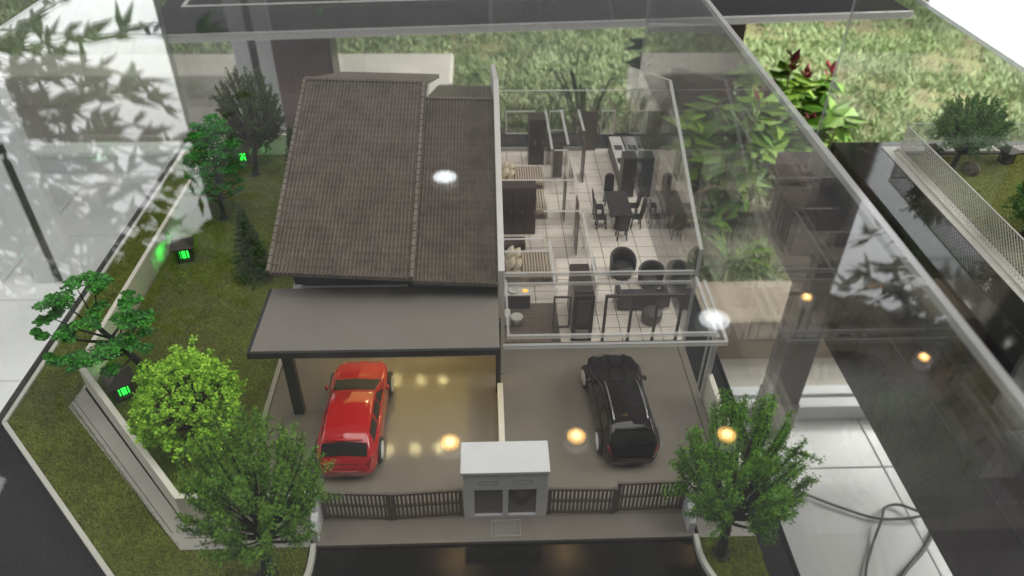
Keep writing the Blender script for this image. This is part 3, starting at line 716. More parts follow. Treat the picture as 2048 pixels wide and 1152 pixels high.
# main roof, a little skewed on its walls
A, B, C, D = (-18.35, 17.45, 10.95), (-6.95, 16.55, 10.85), (-18.45, 40.1, 17.7), (-6.85, 39.5, 17.6)
rf = hb(quad_slab(A, B, C, D, 0.30), 'roof', 'roof')
roof_field(rf, A, B, C, D, 36, 30, 8)
E1, F1 = (-18.6, 60.2, 10.4), (-6.5, 59.6, 10.3)
hb(quad_slab((-18.45, 40.1, 17.68), (-6.85, 39.5, 17.58), E1, F1, 0.3), 'roof_back', 'roof')
roof_field(house, F1, E1, (-6.85, 39.5, 17.58), (-18.45, 40.1, 17.68), 36, 26, 0)
cap = MB(); 
for k in range(24):
    q0, q1 = k / 24, (k + 0.94) / 24; a = Vector(C).lerp(Vector(D), q0); b = Vector(C).lerp(Vector(D), q1)
    cap.tube([a + Vector((0, 0, .1)), b + Vector((0, 0, .14))], [0.26, 0.24], 8)
hb(cap, 'ridge_cap', 'roof')
for a, b in ((A, C), (B, D)):
    a, b = Vector(a), Vector(b); n = 30; mb = MB()
    for k in range(n):
        p = a.lerp(b, k / n); q = a.lerp(b, (k + 1.05) / n); mb.bar(p + Vector((0, 0, .2)), q + Vector((0, 0, .12)), 0.28, 0.2)
    hb(mb, 'verge_tile', 'roof')
# lower roof
A, B, C, D = (-7.0, 17.15, 10.15), (-0.12, 16.75, 10.05), (-6.8, 38.6, 16.3), (-0.12, 38.4, 16.25)
rf2 = hb(quad_slab(A, B, C, D, 0.3), 'lower_roof', 'roof')
roof_field(rf2, A, B, C, D, 22, 28, 0)
E2, F2 = (-6.8, 59.6, 8.9), (-0.12, 59.6, 8.9)
hb(quad_slab(C, D, E2, F2, 0.3), 'lower_roof_back', 'roof')
roof_field(house, F2, E2, D, C, 22, 26, 0)
hb(MB().bar(Vector(C) + Vector((.1, 0, .12)), Vector(D) + Vector((-.05, 0, .12)), 0.4, 0.26), 'lower_ridge_cap', 'roof', bevel=0.06)
hb(MB().bar((-17.9, 17.7, 10.68), (-7.0, 16.9, 10.55), 0.12, 0.3), 'gutter', 'charcoal')
hb(MB().bar((-6.9, 17.3, 9.82), (-0.2, 17.0, 9.75), 0.12, 0.3), 'gutter', 'charcoal')

# ------------------------------------------------------------------ open house with clear walls
OH = (8.7, 40, 0)
oh = thing('open_house', 'roofless model house with clear acrylic walls showing furnished rooms', 'house', OH)
def ob(mb, name, mat, parent=oh, **k): return mb.build(name, MT[mat], parent, True, **k)
slab = ob(MB().box(0.44, 17.3, 20.72, 59.4, -0.5, 0.16), 'floor_slab', 'grout')
TS = 1.93; tm = MB().box(-TS / 2 + .035, TS / 2 - .035, -TS / 2 + .035, TS / 2 - .035, -0.03, 0.05).mesh('floor_tile', MT['tile'])
orgv = Vector(OH)
nx = 9; ny = 20; x_0 = 17.35 - nx * TS
for i in range(nx):
    for j in range(ny):
        cx = x_0 + (i + .5) * TS; cy = 20.75 + (j + .5) * TS
        if cx < 1.2: cx += 0.0
        if cx < 4.9 and cy < 27: continue
        if cy > 59: continue
        link('floor_tile', tm, slab, Vector((cx, cy, 0.16)) - orgv)
bt = MB().box(-.43, .43, -.27, .27, -0.02, 0.04).mesh('bath_tile', MT['bathtile'])
for i in range(5):
    for j in range(10):
        link('bath_tile', bt, slab, Vector((0.95 + i * 0.9, 21.1 + j * 0.58, 0.16)) - orgv)
Z0, Z1 = 0.22, 6.0
def cwall(x0, x1, y0, y1, z1=Z1, z0=Z0, ends=True):
    ob(MB().box(x0, x1, y0, y1, z0, z1 - 0.05), 'clear_wall', 'house_clear')
    ob(MB().box(x0, x1, y0, y1, z1 - 0.049, z1), 'wall_edge', 'edge')
ww = 0.3
cwall(8.75, 9.05, 22.2, 34.0); cwall(8.75, 9.05, 38.8, 46.0); cwall(8.75, 9.05, 49.2, 58.9)
cwall(0.5, 8.7, 40.6, 40.9); cwall(0.5, 4.6, 29.2, 29.5); cwall(4.9, 8.7, 34.2, 34.5)
cwall(6.75, 7.05, 48.0, 58.9); cwall(11.0, 11.3, 52.8, 58.9); cwall(7.1, 8.7, 47.6, 47.9)
cwall(4.95, 5.25, 20.95, 29.1); cwall(0.5, 4.9, 27.1, 27.4)
# rear wall with window frames and door
ob(MB().box(0.5, 17.0, 59.1, 59.4, 0.2, 8.4), 'clear_wall', 'house_clear'); ob(MB().box(0.5, 17.0, 59.1, 59.4, 8.401, 8.45), 'wall_edge', 'edge')
def wframe(x0, x1, z0, z1, y=59.0, m='white', w=0.14, pane=True):
    f = ob(MB().box(x0, x1, y - .1, y + .05, z1 - w, z1).box(x0, x1, y - .1, y + .05, z0, z0 + w).box(x0, x0 + w, y - .1, y + .05, z0 + w, z1 - w).box(x1 - w, x1, y - .1, y + .05, z0 + w, z1 - w), 'window_frame', m)
    if pane: ob(MB().box(x0 + w, x1 - w, y - .05, y, z0 + w, z1 - w), 'window_pane', 'house_clear', f)
wframe(1.8, 5.6, 2.6, 5.8); wframe(7.4, 9.4, 3.0, 5.8); wframe(14.2, 16.0, 2.5, 5.8)
d = ob(MB().box(11.75, 13.75, 58.9, 59.08, 0.22, 5.7), 'door', 'frame'); ob(MB().box(11.95, 13.55, 58.82, 58.9, 0.4, 5.5), 'door_panel', 'frame', d, bevel=0.04)
ob(MB().box(0.5, 11.6, 58.75, 58.95, 0.22, 0.75), 'skirting', 'pave')
# gable wall on the right
pr_ = [(20.5, 0.2), (20.5, 10.6), (24.0, 11.9), (31.9, 15.4), (38.6, 18.1), (59.4, 11.4), (59.4, 0.2)]
ob(MB().prismx(pr_, 17.0, 17.3), 'gable_wall', 'house_clear')
mb = MB()
for a, b in zip(pr_[1:-2], pr_[2:-1]): mb.bar((17.15, a[0], a[1] + .03), (17.15, b[0], b[1] + .03), 0.32, 0.06)
mb.bar((17.15, 20.47, 0.2), (17.15, 20.47, 10.6), 0.32, 0.06, (0, 1, 0))
ob(mb, 'wall_edge', 'edge')
# front frames of the clear carport
def beam(a, b, w=0.32, h=0.5, name='beam'): ob(MB().bar(a, b, w * .8, h * .7), name, 'edge')
beam((0.5, 20.6, 8.2), (16.95, 20.6, 8.2)); beam((0.5, 20.9, 6.9), (16.95, 20.9, 6.9), .3, .35)
beam((0.5, 13.3, 7.5), (17.2, 13.3, 7.5), .32, .45); beam((0.2, 12.5, 7.2), (17.9, 12.5, 7.2), .35, .5)
beam((17.15, 13.55, 7.5), (17.15, 20.4, 7.7), .32, .45); beam((0.62, 13.5, 7.5), (0.62, 20.4, 7.7), .25, .3); beam((17.9, 12.7, 7.2), (17.9, 20.4, 7.4), .3, .3)
ob(MB().bar((17.25, 13.4, 0.0), (17.25, 13.4, 7.25), 0.42, 0.42), 'post', 'edge')
ob(MB().bar((16.85, 13.9, 0.0), (16.85, 13.9, 7.25), 0.14, 0.14), 'post', 'edge')
ob(MB().box(0.5, 17.0, 13.5, 20.3, 7.72, 7.80), 'clear_carport_sheet', 'house_clear')
# sliding front doors
sf = ob(MB().box(9.5, 16.6, 20.74, 20.95, 5.35, 5.6), 'sliding_door_frame', 'frame')
for x in (9.5, 11.85, 14.15, 16.35): ob(MB().box(x, x + 0.25, 20.76, 20.93, 0.22, 5.35), 'stile', 'frame', sf)
ob(MB().box(9.75, 16.35, 20.8, 20.88, 0.22, 5.35), 'glass', 'house_clear', sf)
wframe(4.9, 6.5, 1.9, 5.5, 20.9, 'frame', 0.16)
fd = ob(MB().box(6.7, 8.6, 20.85, 21.1, 0.22, 5.5), 'front_door', 'walnut'); ob(MB().box(7.05, 8.25, 20.78, 20.85, 2.4, 5.0), 'door_panel', 'frame', fd, bevel=0.04); ob(MB().box(7.05, 8.25, 20.78, 20.85, 0.5, 1.6), 'door_panel', 'pave', fd, bevel=0.04)
# inner doors
def door(x0, x1, y0, y1, m='frame'): ob(MB().box(x0, x1, y0, y1, 0.22, 5.3), 'inner_door', m, bevel=0.03)
door(8.6, 8.72, 34.6, 36.6); door(8.78, 8.9, 36.7, 38.7); door(7.9, 8.02, 41.3, 43.4); door(11.05, 11.17, 50.2, 52.6); door(9.15, 9.28, 24.7, 27.2, 'walnut'); door(7.2, 8.6, 51.6, 51.72)

# ------------------------------------------------------------------ furniture in the open house
def pillow(x, y, z, w, d, tilt, label, grp):
    t = MB(); n = 8
    for i in range(n + 1):
        for j in range(n + 1):
            u = i / n * 2 - 1; v = j / n * 2 - 1
            t.v.append((u * w / 2 * (1 - .08 * v * v), v * d / 2 * (1 - .08 * u * u), 0.32 * (1 - u ** 4) * (1 - v ** 4)))
    for i in range(n):
        for j in range(n): b = i * (n + 1) + j; t.f.append((b, b + n + 1, b + n + 2, b + 1))
    m = len(t.v); t.v += [(p[0], p[1], -p[2] * .5) for p in t.v]; t.f += [tuple(m + q for q in f[::-1]) for f in t.f]
    o = link('pillow', t.mesh('pillow', MT['pillow'], smooth=True), None, (x, y, z)); o.rotation_euler = (0, tilt, random.uniform(-.15, .15))
    tag(o, label, 'pillow', grp)
def bed(x0, x1, y0, y1, label, plab, grp):
    t = thing('bed', label, 'bed', ((x0 + x1) / 2, (y0 + y1) / 2, 0.21), 0, 'beds in the open house')
    w = (x1 - x0) / 2; d = (y1 - y0) / 2
    MB().box(-w, w - .1, -d + .1, d - .1, 0, 0.7).build('base', MT['walnut'], t)
    MB().box(-w, w, -d, d, 0.7, 1.3).build('mattress', MT['pillow'], t, bevel=0.15)
    mb = MB(); n = 14; x_a = -w + 1.5
    for i in range(n + 1):
        for j in range(n + 1):
            u = i / n; v = j / n * 2 - 1; x = x_a + (w + .12 - x_a) * u; z = 1.36; y = v * (d + .1)
            e = max(0, abs(v) - .86) / .14; z -= e * .75; y += (0.06 * math.sin(i * 1.9) if e > .5 else 0)
            f = max(0, u - .93) / .07; z -= f * .7 + 0.05 * f * math.sin(j * 2.1)
            mb.v.append((x, y, z + random.uniform(-.015, .015)))
    for i in range(n):
        for j in range(n): b = i * (n + 1) + j; mb.f.append((b, b + n + 1, b + n + 2, b + 1))
    c = mb.build('cover', MT['stripe'], t, smooth=True); c.modifiers.new('thick', 'SOLIDIFY').thickness = 0.0008
    for k, y in enumerate((y0 + d * .5, y1 - d * .5)):
        wh = ('road side', 'garden side')[k]
        pillow(x0 + 0.55, y, 2.0, 1.1, d * .85, -0.85, 'upright ' + plab + ', ' + wh + ' half, against the wall', grp)
        pillow(x0 + 1.15, y, 1.85, 1.1, d * .8, -0.6, 'leaning ' + plab + ', ' + wh + ' half', grp)
bed(1.0, 6.1, 48.8, 52.2, 'striped bed in the rear bedroom beside the tall cabinet', 'cream pillow on the rear bedroom bed', 'pillows in the rear bedroom')
bed(0.9, 6.0, 42.0, 46.6, 'striped bed half hidden behind the wide brown wardrobe', 'cream pillow on the bed behind the wardrobe', 'pillows behind the wardrobe')
bed(1.0, 6.1, 29.9, 33.8, 'striped bed with leaning cream pillows in the front bedroom', 'cream pillow on the front bedroom bed', 'pillows in the front bedroom')

def cabinet(name, label, x0, x1, y0, y1, h, m='walnut', doors=2, cat='cabinet'):
    t = thing(name, label, cat, ((x0 + x1) / 2, (y0 + y1) / 2, 0.21)); w = (x1 - x0) / 2; d = (y1 - y0) / 2
    MB().box(-w, w, -d + .08, d, 0, h).build('carcass', MT[m], t, bevel=0.04)
    for k in range(doors):
        a = -w + 2 * w * k / doors + .05; b = -w + 2 * w * (k + 1) / doors - .05
        p = MB().box(a, b, -d, -d + .08, 0.15, h - .12).build('door', MT[m], t, bevel=0.03)
        MB().box(b - .2, b - .12, -d - .05, -d, h * .45, h * .55).build('handle', MT['steel'], p)
    return t
cabinet('tall_cabinet', 'tall dark brown cabinet against the rear bedroom window', 4.6, 6.6, 54.9, 57.2, 6.2, cat='cabinet')
cabinet('wardrobe', 'wide dark brown wardrobe between the middle and front bedrooms', 0.75, 4.5, 38.8, 40.5, 5.9, cat='wardrobe', doors=3)
cabinet('wall_cabinet', 'long dark brown cabinet just inside the front door', 6.85, 8.65, 21.8, 26.2, 5.0, cat='cabinet')
cabinet('refrigerator', 'tall charcoal refrigerator at the end of the kitchen counter', 15.2, 16.8, 46.6, 48.6, 5.2, 'darkseat', 1, cat='refrigerator')
cabinet('bedside_cabinet', 'low brown bedside cabinet at the front bedroom wall', 0.7, 3.2, 34.7, 36.2, 1.5, cat='cabinet')
t = thing('kitchen_counter', 'long kitchen counter with pale top, sink and hob', 'counter', (16.1, 53.8, 0.21))
MB().box(-0.65, 0.75, -4.7, 4.8, 0, 1.95).build('base', MT['walnut'], t)
for k in range(7): MB().box(-0.72, -0.65, -4.55 + k * 1.33, -4.55 + k * 1.33 + 1.2, 0.15, 1.85).build('door', MT['frame'], t)
MB().box(-0.78, 0.78, -4.75, 4.85, 1.95, 2.1).build('worktop', MT['ceramic'], t, bevel=0.04)
MB().lathe([(0.55, 2.1), (0.52, 2.16), (0.42, 2.13), (0.3, 2.11)], (0, 3.2, 0), 18).build('sink', MT['ceramic'], t)
hobm = MB().box(-.5, .5, 1.0, 2.3, 2.1, 2.14).build('drainer', MT['steel'], t)
for k in range(5): MB().box(-.42 + k * .19, -.36 + k * .19, 1.1, 2.2, 2.14, 2.17).build('ridge', MT['charcoal'], hobm)
MB().box(-.6, .6, -2.6, -1.2, 2.1, 2.15).build('hob', MT['charcoal'], t, bevel=0.02)

def make_chair(label, x, y, rz):
    t = thing('dining_chair', label, 'chair', (x, y, 0.21), rz, 'dining chairs round the dark table')
    MB().box(-.55, .55, -.55, .55, 1.25, 1.42).build('seat', MT['darkseat'], t, bevel=0.06)
    mb = MB(); n = 8
    for i in range(n + 1):
        for j in range(7):
            u = i / n; v = j / 6 * 2 - 1; w = .55 * (1 - 0.25 * max(0, u - .6) ** 1.2)
            mb.v.append((v * w, -.5 - .28 * u - .06 * (1 - v * v), 1.35 + 2.3 * u - (0.25 * v * v if u > .9 else 0)))
    for i in range(n):
        for j in range(6): b = i * 7 + j; mb.f.append((b, b + 7, b + 8, b + 1))
    c = mb.build('backrest', MT['darkseat'], t, smooth=True); c.modifiers.new('thick', 'SOLIDIFY').thickness = 0.0014
    for sx in (-1, 1):
        for sy in (-1, 1): MB().bar((sx * .45, sy * .45, 1.28), (sx * .52, sy * .55, 0), .14, .14).build('leg', MT['darkseat'], t)
make_chair('charcoal dining chair at the table end facing the kitchen', 14.0, 37.9, 0)
make_chair('charcoal dining chair at the kitchen end of the table', 13.6, 45.2, math.pi)
make_chair('charcoal dining chair on the corridor side near the living room', 12.0, 40.2, -math.pi / 2)
make_chair('charcoal dining chair on the corridor side near the kitchen', 12.0, 42.4, -math.pi / 2)
make_chair('charcoal dining chair on the gable side near the living room', 15.9, 40.2, math.pi / 2)
make_chair('charcoal dining chair on the gable side near the kitchen', 15.9, 42.6, math.pi / 2)
t = thing('dining_table', 'long dark dining table ringed by six chairs', 'table', (14.0, 41.4, 0.21))
MB().box(-1.25, 1.25, -2.7, 2.7, 2.2, 2.42).build('tabletop', MT['darkseat'], t, bevel=0.05)
for s in (-1, 1): MB().box(-.5, .5, s * 1.6 - .2, s * 1.6 + .2, 0, 2.2).build('leg', MT['darkseat'], t)

def tub_chair(label, x, y, rz, r=1.35, h=2.6, m='darkseat', name='armchair'):
    t = thing(name, label, 'armchair', (x, y, 0.21), rz, 'charcoal armchairs in the living room')
    MB().lathe([(r * .72, .25), (r * .82, .3), (r * .84, 1.15), (r * .78, 1.3), (r * .4, 1.36)], n=20).build('seat', MT[m], t, smooth=True)
    mb = MB(); n = 22
    for i in range(n + 1):
        a = math.radians(-25 + 230 * i / n) ; hh = 1.5 + (h - 1.5) * max(0, math.sin(math.radians(180 * i / n))) ** .6
        for rr, z in ((r * .95, .3), (r * 1.02, hh), (r * .97, hh + .12), (r * .86, hh), (r * .84, .9)):
            mb.v.append((math.cos(a) * rr, math.sin(a) * rr, z))
    for i in range(n):
        for j in range(5): mb.f.append((i * 5 + j, (i + 1) * 5 + j, (i + 1) * 5 + (j + 1) % 5, i * 5 + (j + 1) % 5))
    mb.f += [(0, 1, 2, 3, 4), tuple(n * 5 + k for k in (4, 3, 2, 1, 0))]
    mb.build('backrest', MT[m], t, smooth=True)
    for k in range(4): a = k * 1.57 + .8; MB().bar((math.cos(a) * r * .6, math.sin(a) * r * .6, .3), (math.cos(a) * r * .7, math.sin(a) * r * .7, 0), .12, .12).build('leg', MT['walnut'], t)
tub_chair('charcoal armchair with a tall rounded back beside the corridor wall', 13.0, 31.0, 0.15)
tub_chair('lower charcoal armchair against the gable wall', 15.6, 29.2, -0.4, 1.3, 2.2)
t = thing('sofa', 'dark rounded sofa with its back to the sliding doors', 'sofa', (14.2, 26.3, 0.21))
MB().box(-2.3, 2.3, -.9, 1.1, .25, 1.1).build('seat', MT['darkseat'], t, bevel=0.3, segs=4)
MB().box(-2.3, 2.3, -1.3, -.75, .3, 2.1).build('backrest', MT['darkseat'], t, bevel=0.25, segs=4)
for s in (-1, 1): MB().box(s * 2.3 - .28, s * 2.3 + .28, -1.2, 1.1, .3, 1.65).build('armrest', MT['darkseat'], t, bevel=0.2, segs=4)
for sx in (-1, 1):
    for sy in (-1, 1): MB().box(sx * 2 - .1, sx * 2 + .1, sy * .8 - .1, sy * .8 + .1, 0, .3).build('leg', MT['walnut'], t)
t = thing('round_stool', 'round brown upholstered stool behind the sliding doors', 'stool', (14.7, 23.6, 0.21))
MB().lathe([(.85, .2), (.98, .35), (1.0, 1.0), (.9, 1.22), (.5, 1.3)], n=20).build('cushion', MT['brownseat'], t, smooth=True)
MB().lathe([(.7, 0), (.7, .2)], n=16).build('foot', MT['walnut'], t)
def toilet(x, y, rz, label):
    t = thing('toilet', label, 'toilet', (x, y, 0.2), rz, 'white toilets in the bathrooms')
    MB().lathe([(.32, 0), (.36, .3), (.55, .75), (.6, .9), (.5, .93), (.35, .8), (.1, .7)], n=18).build('bowl', MT['ceramic'], t, smooth=True)
    MB().box(-.55, .55, -1.15, -.6, .3, 1.5).build('cistern', MT['ceramic'], t, bevel=0.08)
    MB().lathe([(.6, .93), (.62, .98), (.55, 1.0), (.36, .96)], n=18).build('seat_ring', MT['ceramic'], t, smooth=True)
toilet(1.8, 23.4, -1.57, 'white toilet in the front bathroom with brown tiles'); toilet(7.9, 55.0, 1.57, 'white toilet in the rear bathroom beside the tall cabinet')
t = thing('basin_cabinet', 'small white basin on a brown cabinet in the front bathroom', 'basin', (1.6, 26.3, 0.2))
MB().box(-.9, 1.6, -.55, .6, 0, 1.6).build('cabinet', MT['walnut'], t)
MB().box(-.95, 1.65, -.62, .62, 1.6, 1.72).build('worktop', MT['ceramic'], t)
MB().lathe([(.45, 1.72), (.55, 1.95), (.45, 1.93), (.3, 1.78)], n=18).build('bowl', MT['ceramic'], t, smooth=True)
MB().tube(smooth([(0, .45, 1.72), (0, .45, 2.2), (0, .2, 2.3), (0, .05, 2.2)]), .05, 6).build('tap', MT['steel'], t)
MB().box(.9, 1.35, -.1, .15, 1.73, 1.86).build('lamp', MT['amber'], t)

# ------------------------------------------------------------------ cars
def cr(p, n):
    p = np.asarray(p, float); m = len(p); out = []
    for i in range(m - 1):
        a, b, c, d = p[max(i - 1, 0)], p[i], p[i + 1], p[min(i + 2, m - 1)]
        for k in range(n):
            q = k / n; out.append(0.5 * (2 * b + (c - a) * q + (2 * a - 5 * b + 4 * c - d) * q * q + (3 * b - a - 3 * c + d) * q ** 3))
    out.append(p[-1]); return np.array(out)
def car(name, label, loc, rz, paint, Lc=11.7, wide=1.0, rails=False, steer=0.0):
    sw = [0, .02, .06, .15, .3, .5, .72, .82, .89, .94, .975, 1.0]; vw = [1.6, 1.98, 2.22, 2.4, 2.4, 2.34, 2.38, 2.3, 2.1, 1.75, 1.3, .7]
    sz = [0, .012, .03, .055, .10, .14, .20, .30, .42, .50, .56, .64, .71, .80, .90, .96, 1.0]
    vz = [1.5, 2.0, 2.35, 2.75, 3.25, 3.52, 3.64, 3.7, 3.68, 3.55, 3.32, 2.92, 2.58, 2.42, 2.12, 1.75, 1.2]
    smt = lambda s, a, b: np.mean([np.interp(s + e, a, b) for e in (-.016, -.008, 0, .008, .016)], axis=0)
    def section(s):
        w = smt(s, sw, vw) * wide; zt = smt(s, sz, vz); zb = np.interp(s, [0, .05, .5, .95, 1], [.75, .5, .4, .5, .7]); g = np.clip((zt - 2.5) / 1.0, 0, 1)
        zbl = min(2.3, zt * .93); L_ = lambda a, b: a + (b - a) * g
        zm = zb + (zbl - zb) * .62
        c = [(0, zb), (.8 * w, zb), (.96 * w, zb + .2), (w, zb + (zm - zb) * .55), (w * .995, zm), (.955 * w, zbl), (L_(.92 * w, 2.12 * wide), zbl + (zt - zbl) * .12),
             (L_(.84 * w, 1.78 * wide), zbl + (zt - zbl) * .78), (L_(.62 * w, 1.38 * wide), zt - .07), (0, zt + .05)]
        return cr(c, 6)
    NQ = 9 * 6 + 1
    def sp(s, q):    # q in control index units 0..9
        sec = section(s); f = np.clip(q * 6, 0, NQ - 1); i = int(min(f, NQ - 2)); r = sec[i] * (1 - (f - i)) + sec[i + 1] * (f - i)
        return np.array([r[0], -Lc / 2 + s * Lc, r[1]])
    t = thing(name, label, 'car', loc, rz)
    ss = np.r_[0, .004, .01, .018, np.linspace(.028, .972, 64), .982, .99, .996, 1]
    mb = MB(); n = NQ * 2 - 2
    for s in ss:
        sec = section(s); y = -Lc / 2 + s * Lc
        for k in range(NQ): mb.v.append((sec[k][0], y, sec[k][1]))
        for k in range(NQ - 2, 0, -1): mb.v.append((-sec[k][0], y, sec[k][1]))
    for i in range(len(ss) - 1):
        for k in range(n): mb.f.append((i * n + k, i * n + (k + 1) % n, (i + 1) * n + (k + 1) % n, (i + 1) * n + k))
    mb.f.append(tuple(range(n))[::-1]); mb.f.append(tuple((len(ss) - 1) * n + k for k in range(n)))
    body = mb.build('body', MT[paint], t, smooth=True)
    def patch(nm, mat, corners, side=1, off=0.03, nu=12, nv=10, par=t):
        # corners: (s,q) bottom-left, bottom-right, top-right, top-left
        mb = MB(); c = [np.array(k, float) for k in corners]
        for i in range(nu + 1):
            for j in range(nv + 1):
                u = i / nu; v = j / nv; p = (c[0] * (1 - u) + c[1] * u) * (1 - v) + (c[3] * (1 - u) + c[2] * u) * v
                s, q = p; sg = side
                if q > 9: q = 18 - q; sg = -side
                e = 1e-3; a = sp(s, q); ds = sp(s + e, q) - sp(s - e, q); dq = sp(s, min(q + .05, 9)) - sp(s, q - .05)
                nn = np.cross(dq, ds); nn /= (np.linalg.norm(nn) + 1e-9)
                if np.dot(nn, a - np.array([0, a[1], 1.8])) < 0: nn = -nn
                a = a + nn * off; a[0] *= sg; mb.v.append(tuple(a))
        for i in range(nu):
            for j in range(nv): b = i * (nv + 1) + j; mb.f.append((b, b + nv + 1, b + nv + 2, b + 1))
        return mb.build(nm, MT[mat], par, smooth=True)
    patch('rear_window', 'carglass', [(.040, 7.3), (.040, 10.7), (.098, 10.5), (.098, 7.5)])
    patch('windscreen', 'carglass', [(.70, 7.3), (.70, 10.7), (.535, 10.4), (.535, 7.6)])
    for sd in (-1, 1):
        for a, b in ((.15, .30), (.315, .455)): patch('side_window', 'carglass', [(a, 6.1), (b, 6.1), (b - .005, 7.0), (a + .02, 7.0)], sd)
        patch('side_window', 'carglass', [(.47, 6.1), (.63, 6.1), (.53, 7.0), (.47, 7.0)], sd)
        patch('tail_light', 'redcar' if paint == 'blackcar' else 'carglass', [(.012, 4.9), (.05, 4.9), (.05, 5.6), (.016, 5.6)], sd, .02, 4, 4)
        patch('headlight', 'rim', [(.93, 4.6), (.965, 4.6), (.955, 5.5), (.915, 5.5)], sd, .02, 4, 4)
        m = MB().lathe([(.1, -.25), (.18, -.1), (.16, .12), (.05, .22)], (sd * 2.48 * wide, Lc * .135, 2.5), 10, 'y').build('mirror', MT[paint], t, smooth=True)
        for yy in (-3.75, 3.45):
            fr = yy > 0 
            w_ = MB().lathe([(.55, -.38), (.98, -.36), (1.04, -.2), (1.04, .2), (.98, .36), (.72, .38), (.7, .30)], n=24, axis='x').build('wheel', MT['tyre'], t, smooth=True)
            w_.location = Vector((sd * (2.12 * wide + (.04 if fr else 0)), yy, 1.04)) * S
            if fr: w_.rotation_euler = (0, 0, steer)
            MB().lathe([(.12, .47), (.2, .46), (.52, .40), (.70, .42), (.72, .385), (.0, .30)] if sd > 0 else [(.0, -.30), (.72, -.385), (.70, -.42), (.52, -.40), (.2, -.46), (.12, -.47)], n=24, axis='x').build('rim', MT['rim'], w_, smooth=True)
        for a_ in (.307, .462, .66): patch('door_seam', 'carglass', [(a_, 2.2), (a_ + .004, 2.2), (a_ + .004, 6.0), (a_, 6.0)], sd, .012, 1, 8)
        if rails:
            pts = [sp(s, 8.0) + np.array([0, 0, .12 + (.06 if .2 < s < .5 else 0)]) for s in np.linspace(.16, .54, 14)]
            MB().tube([(p[0] * sd, p[1], p[2]) for p in pts], .07, 6).build('roof_rail', MT['steel'], t, smooth=True)
    patch('tailgate_seam', 'carglass', [(.0105, 4.2), (.0105, 13.8), (.0125, 13.8), (.0125, 4.2)], 1, .012, 40, 1)
    # bumper line and spoiler lip
    pts = [(x, -Lc / 2 - .03 + .10 * (x / 1.9) ** 2 * 1.6, 1.32) for x in np.linspace(-1.75, 1.75, 14)]
    MB().tube(pts, .05, 6).build('bumper_trim', MT[paint], t, smooth=True)
    pts = [(x, -Lc / 2 + .105 * Lc + .1 * (x / 1.4) ** 2, 3.36 - .10 * (x / 1.4) ** 2) for x in np.linspace(-1.35, 1.35, 12)]
    MB().tube(pts, .10, 6).build('spoiler', MT[paint], t, smooth=True)
    return t
car('red_car', 'glossy red toy hatchback parked under the grey carport edge', (-11.75, 11.45, 0.0), -0.012, 'redcar', 12.1)
car('black_car', 'glossy black toy estate car with roof rails on the right driveway', (9.75, 11.9, 0.0), 0.035, 'blackcar', 11.9, .95, True, 0.12)

# ------------------------------------------------------------------ model trees
def shards(c, size, rng, asp=0.6, flat=0.0):
    n = len(c); a = rng.normal(size=(n, 3)); a[:, 2] *= (1 - flat); a /= np.linalg.norm(a, axis=1)[:, None]
    b = np.cross(a, rng.normal(size=(n, 3)) * [1, 1, 1] + (np.array([0, 0, 3.0]) * flat if flat else 0)); b /= (np.linalg.norm(b, axis=1)[:, None] + 1e-9)
    s = size * rng.uniform(.6, 1.35, n)[:, None]
    v = np.empty((n, 4, 3)); v[:, 0] = c + a * s; v[:, 1] = c + b * s * asp; v[:, 2] = c - a * s; v[:, 3] = c - b * s * asp
    return v.reshape(-1, 3)
def finish_tree(t, wood, pts, size, mat, rng, asp=.6, flat=0., limbs=None, trunk_smooth=True):
    wood.build('trunk', MT['bark'], t, smooth=True)
    if limbs and limbs.v: limbs.build('branches', MT['bark'], t, smooth=True)
    o = link('crown', raw_mesh('crown', shards(np.asarray(pts), size, rng, asp, flat), 4, MT[mat]), t)
    MB().lathe([(.75, -.02), (.6, .06), (.3, .12)], n=12).build('root_flare', MT['bark'], t, smooth=True)
def bezier(a, b, c, n): 
    q = np.linspace(0, 1, n)[:, None]; return a * (1 - q) ** 2 + 2 * b * q * (1 - q) + c * q * q
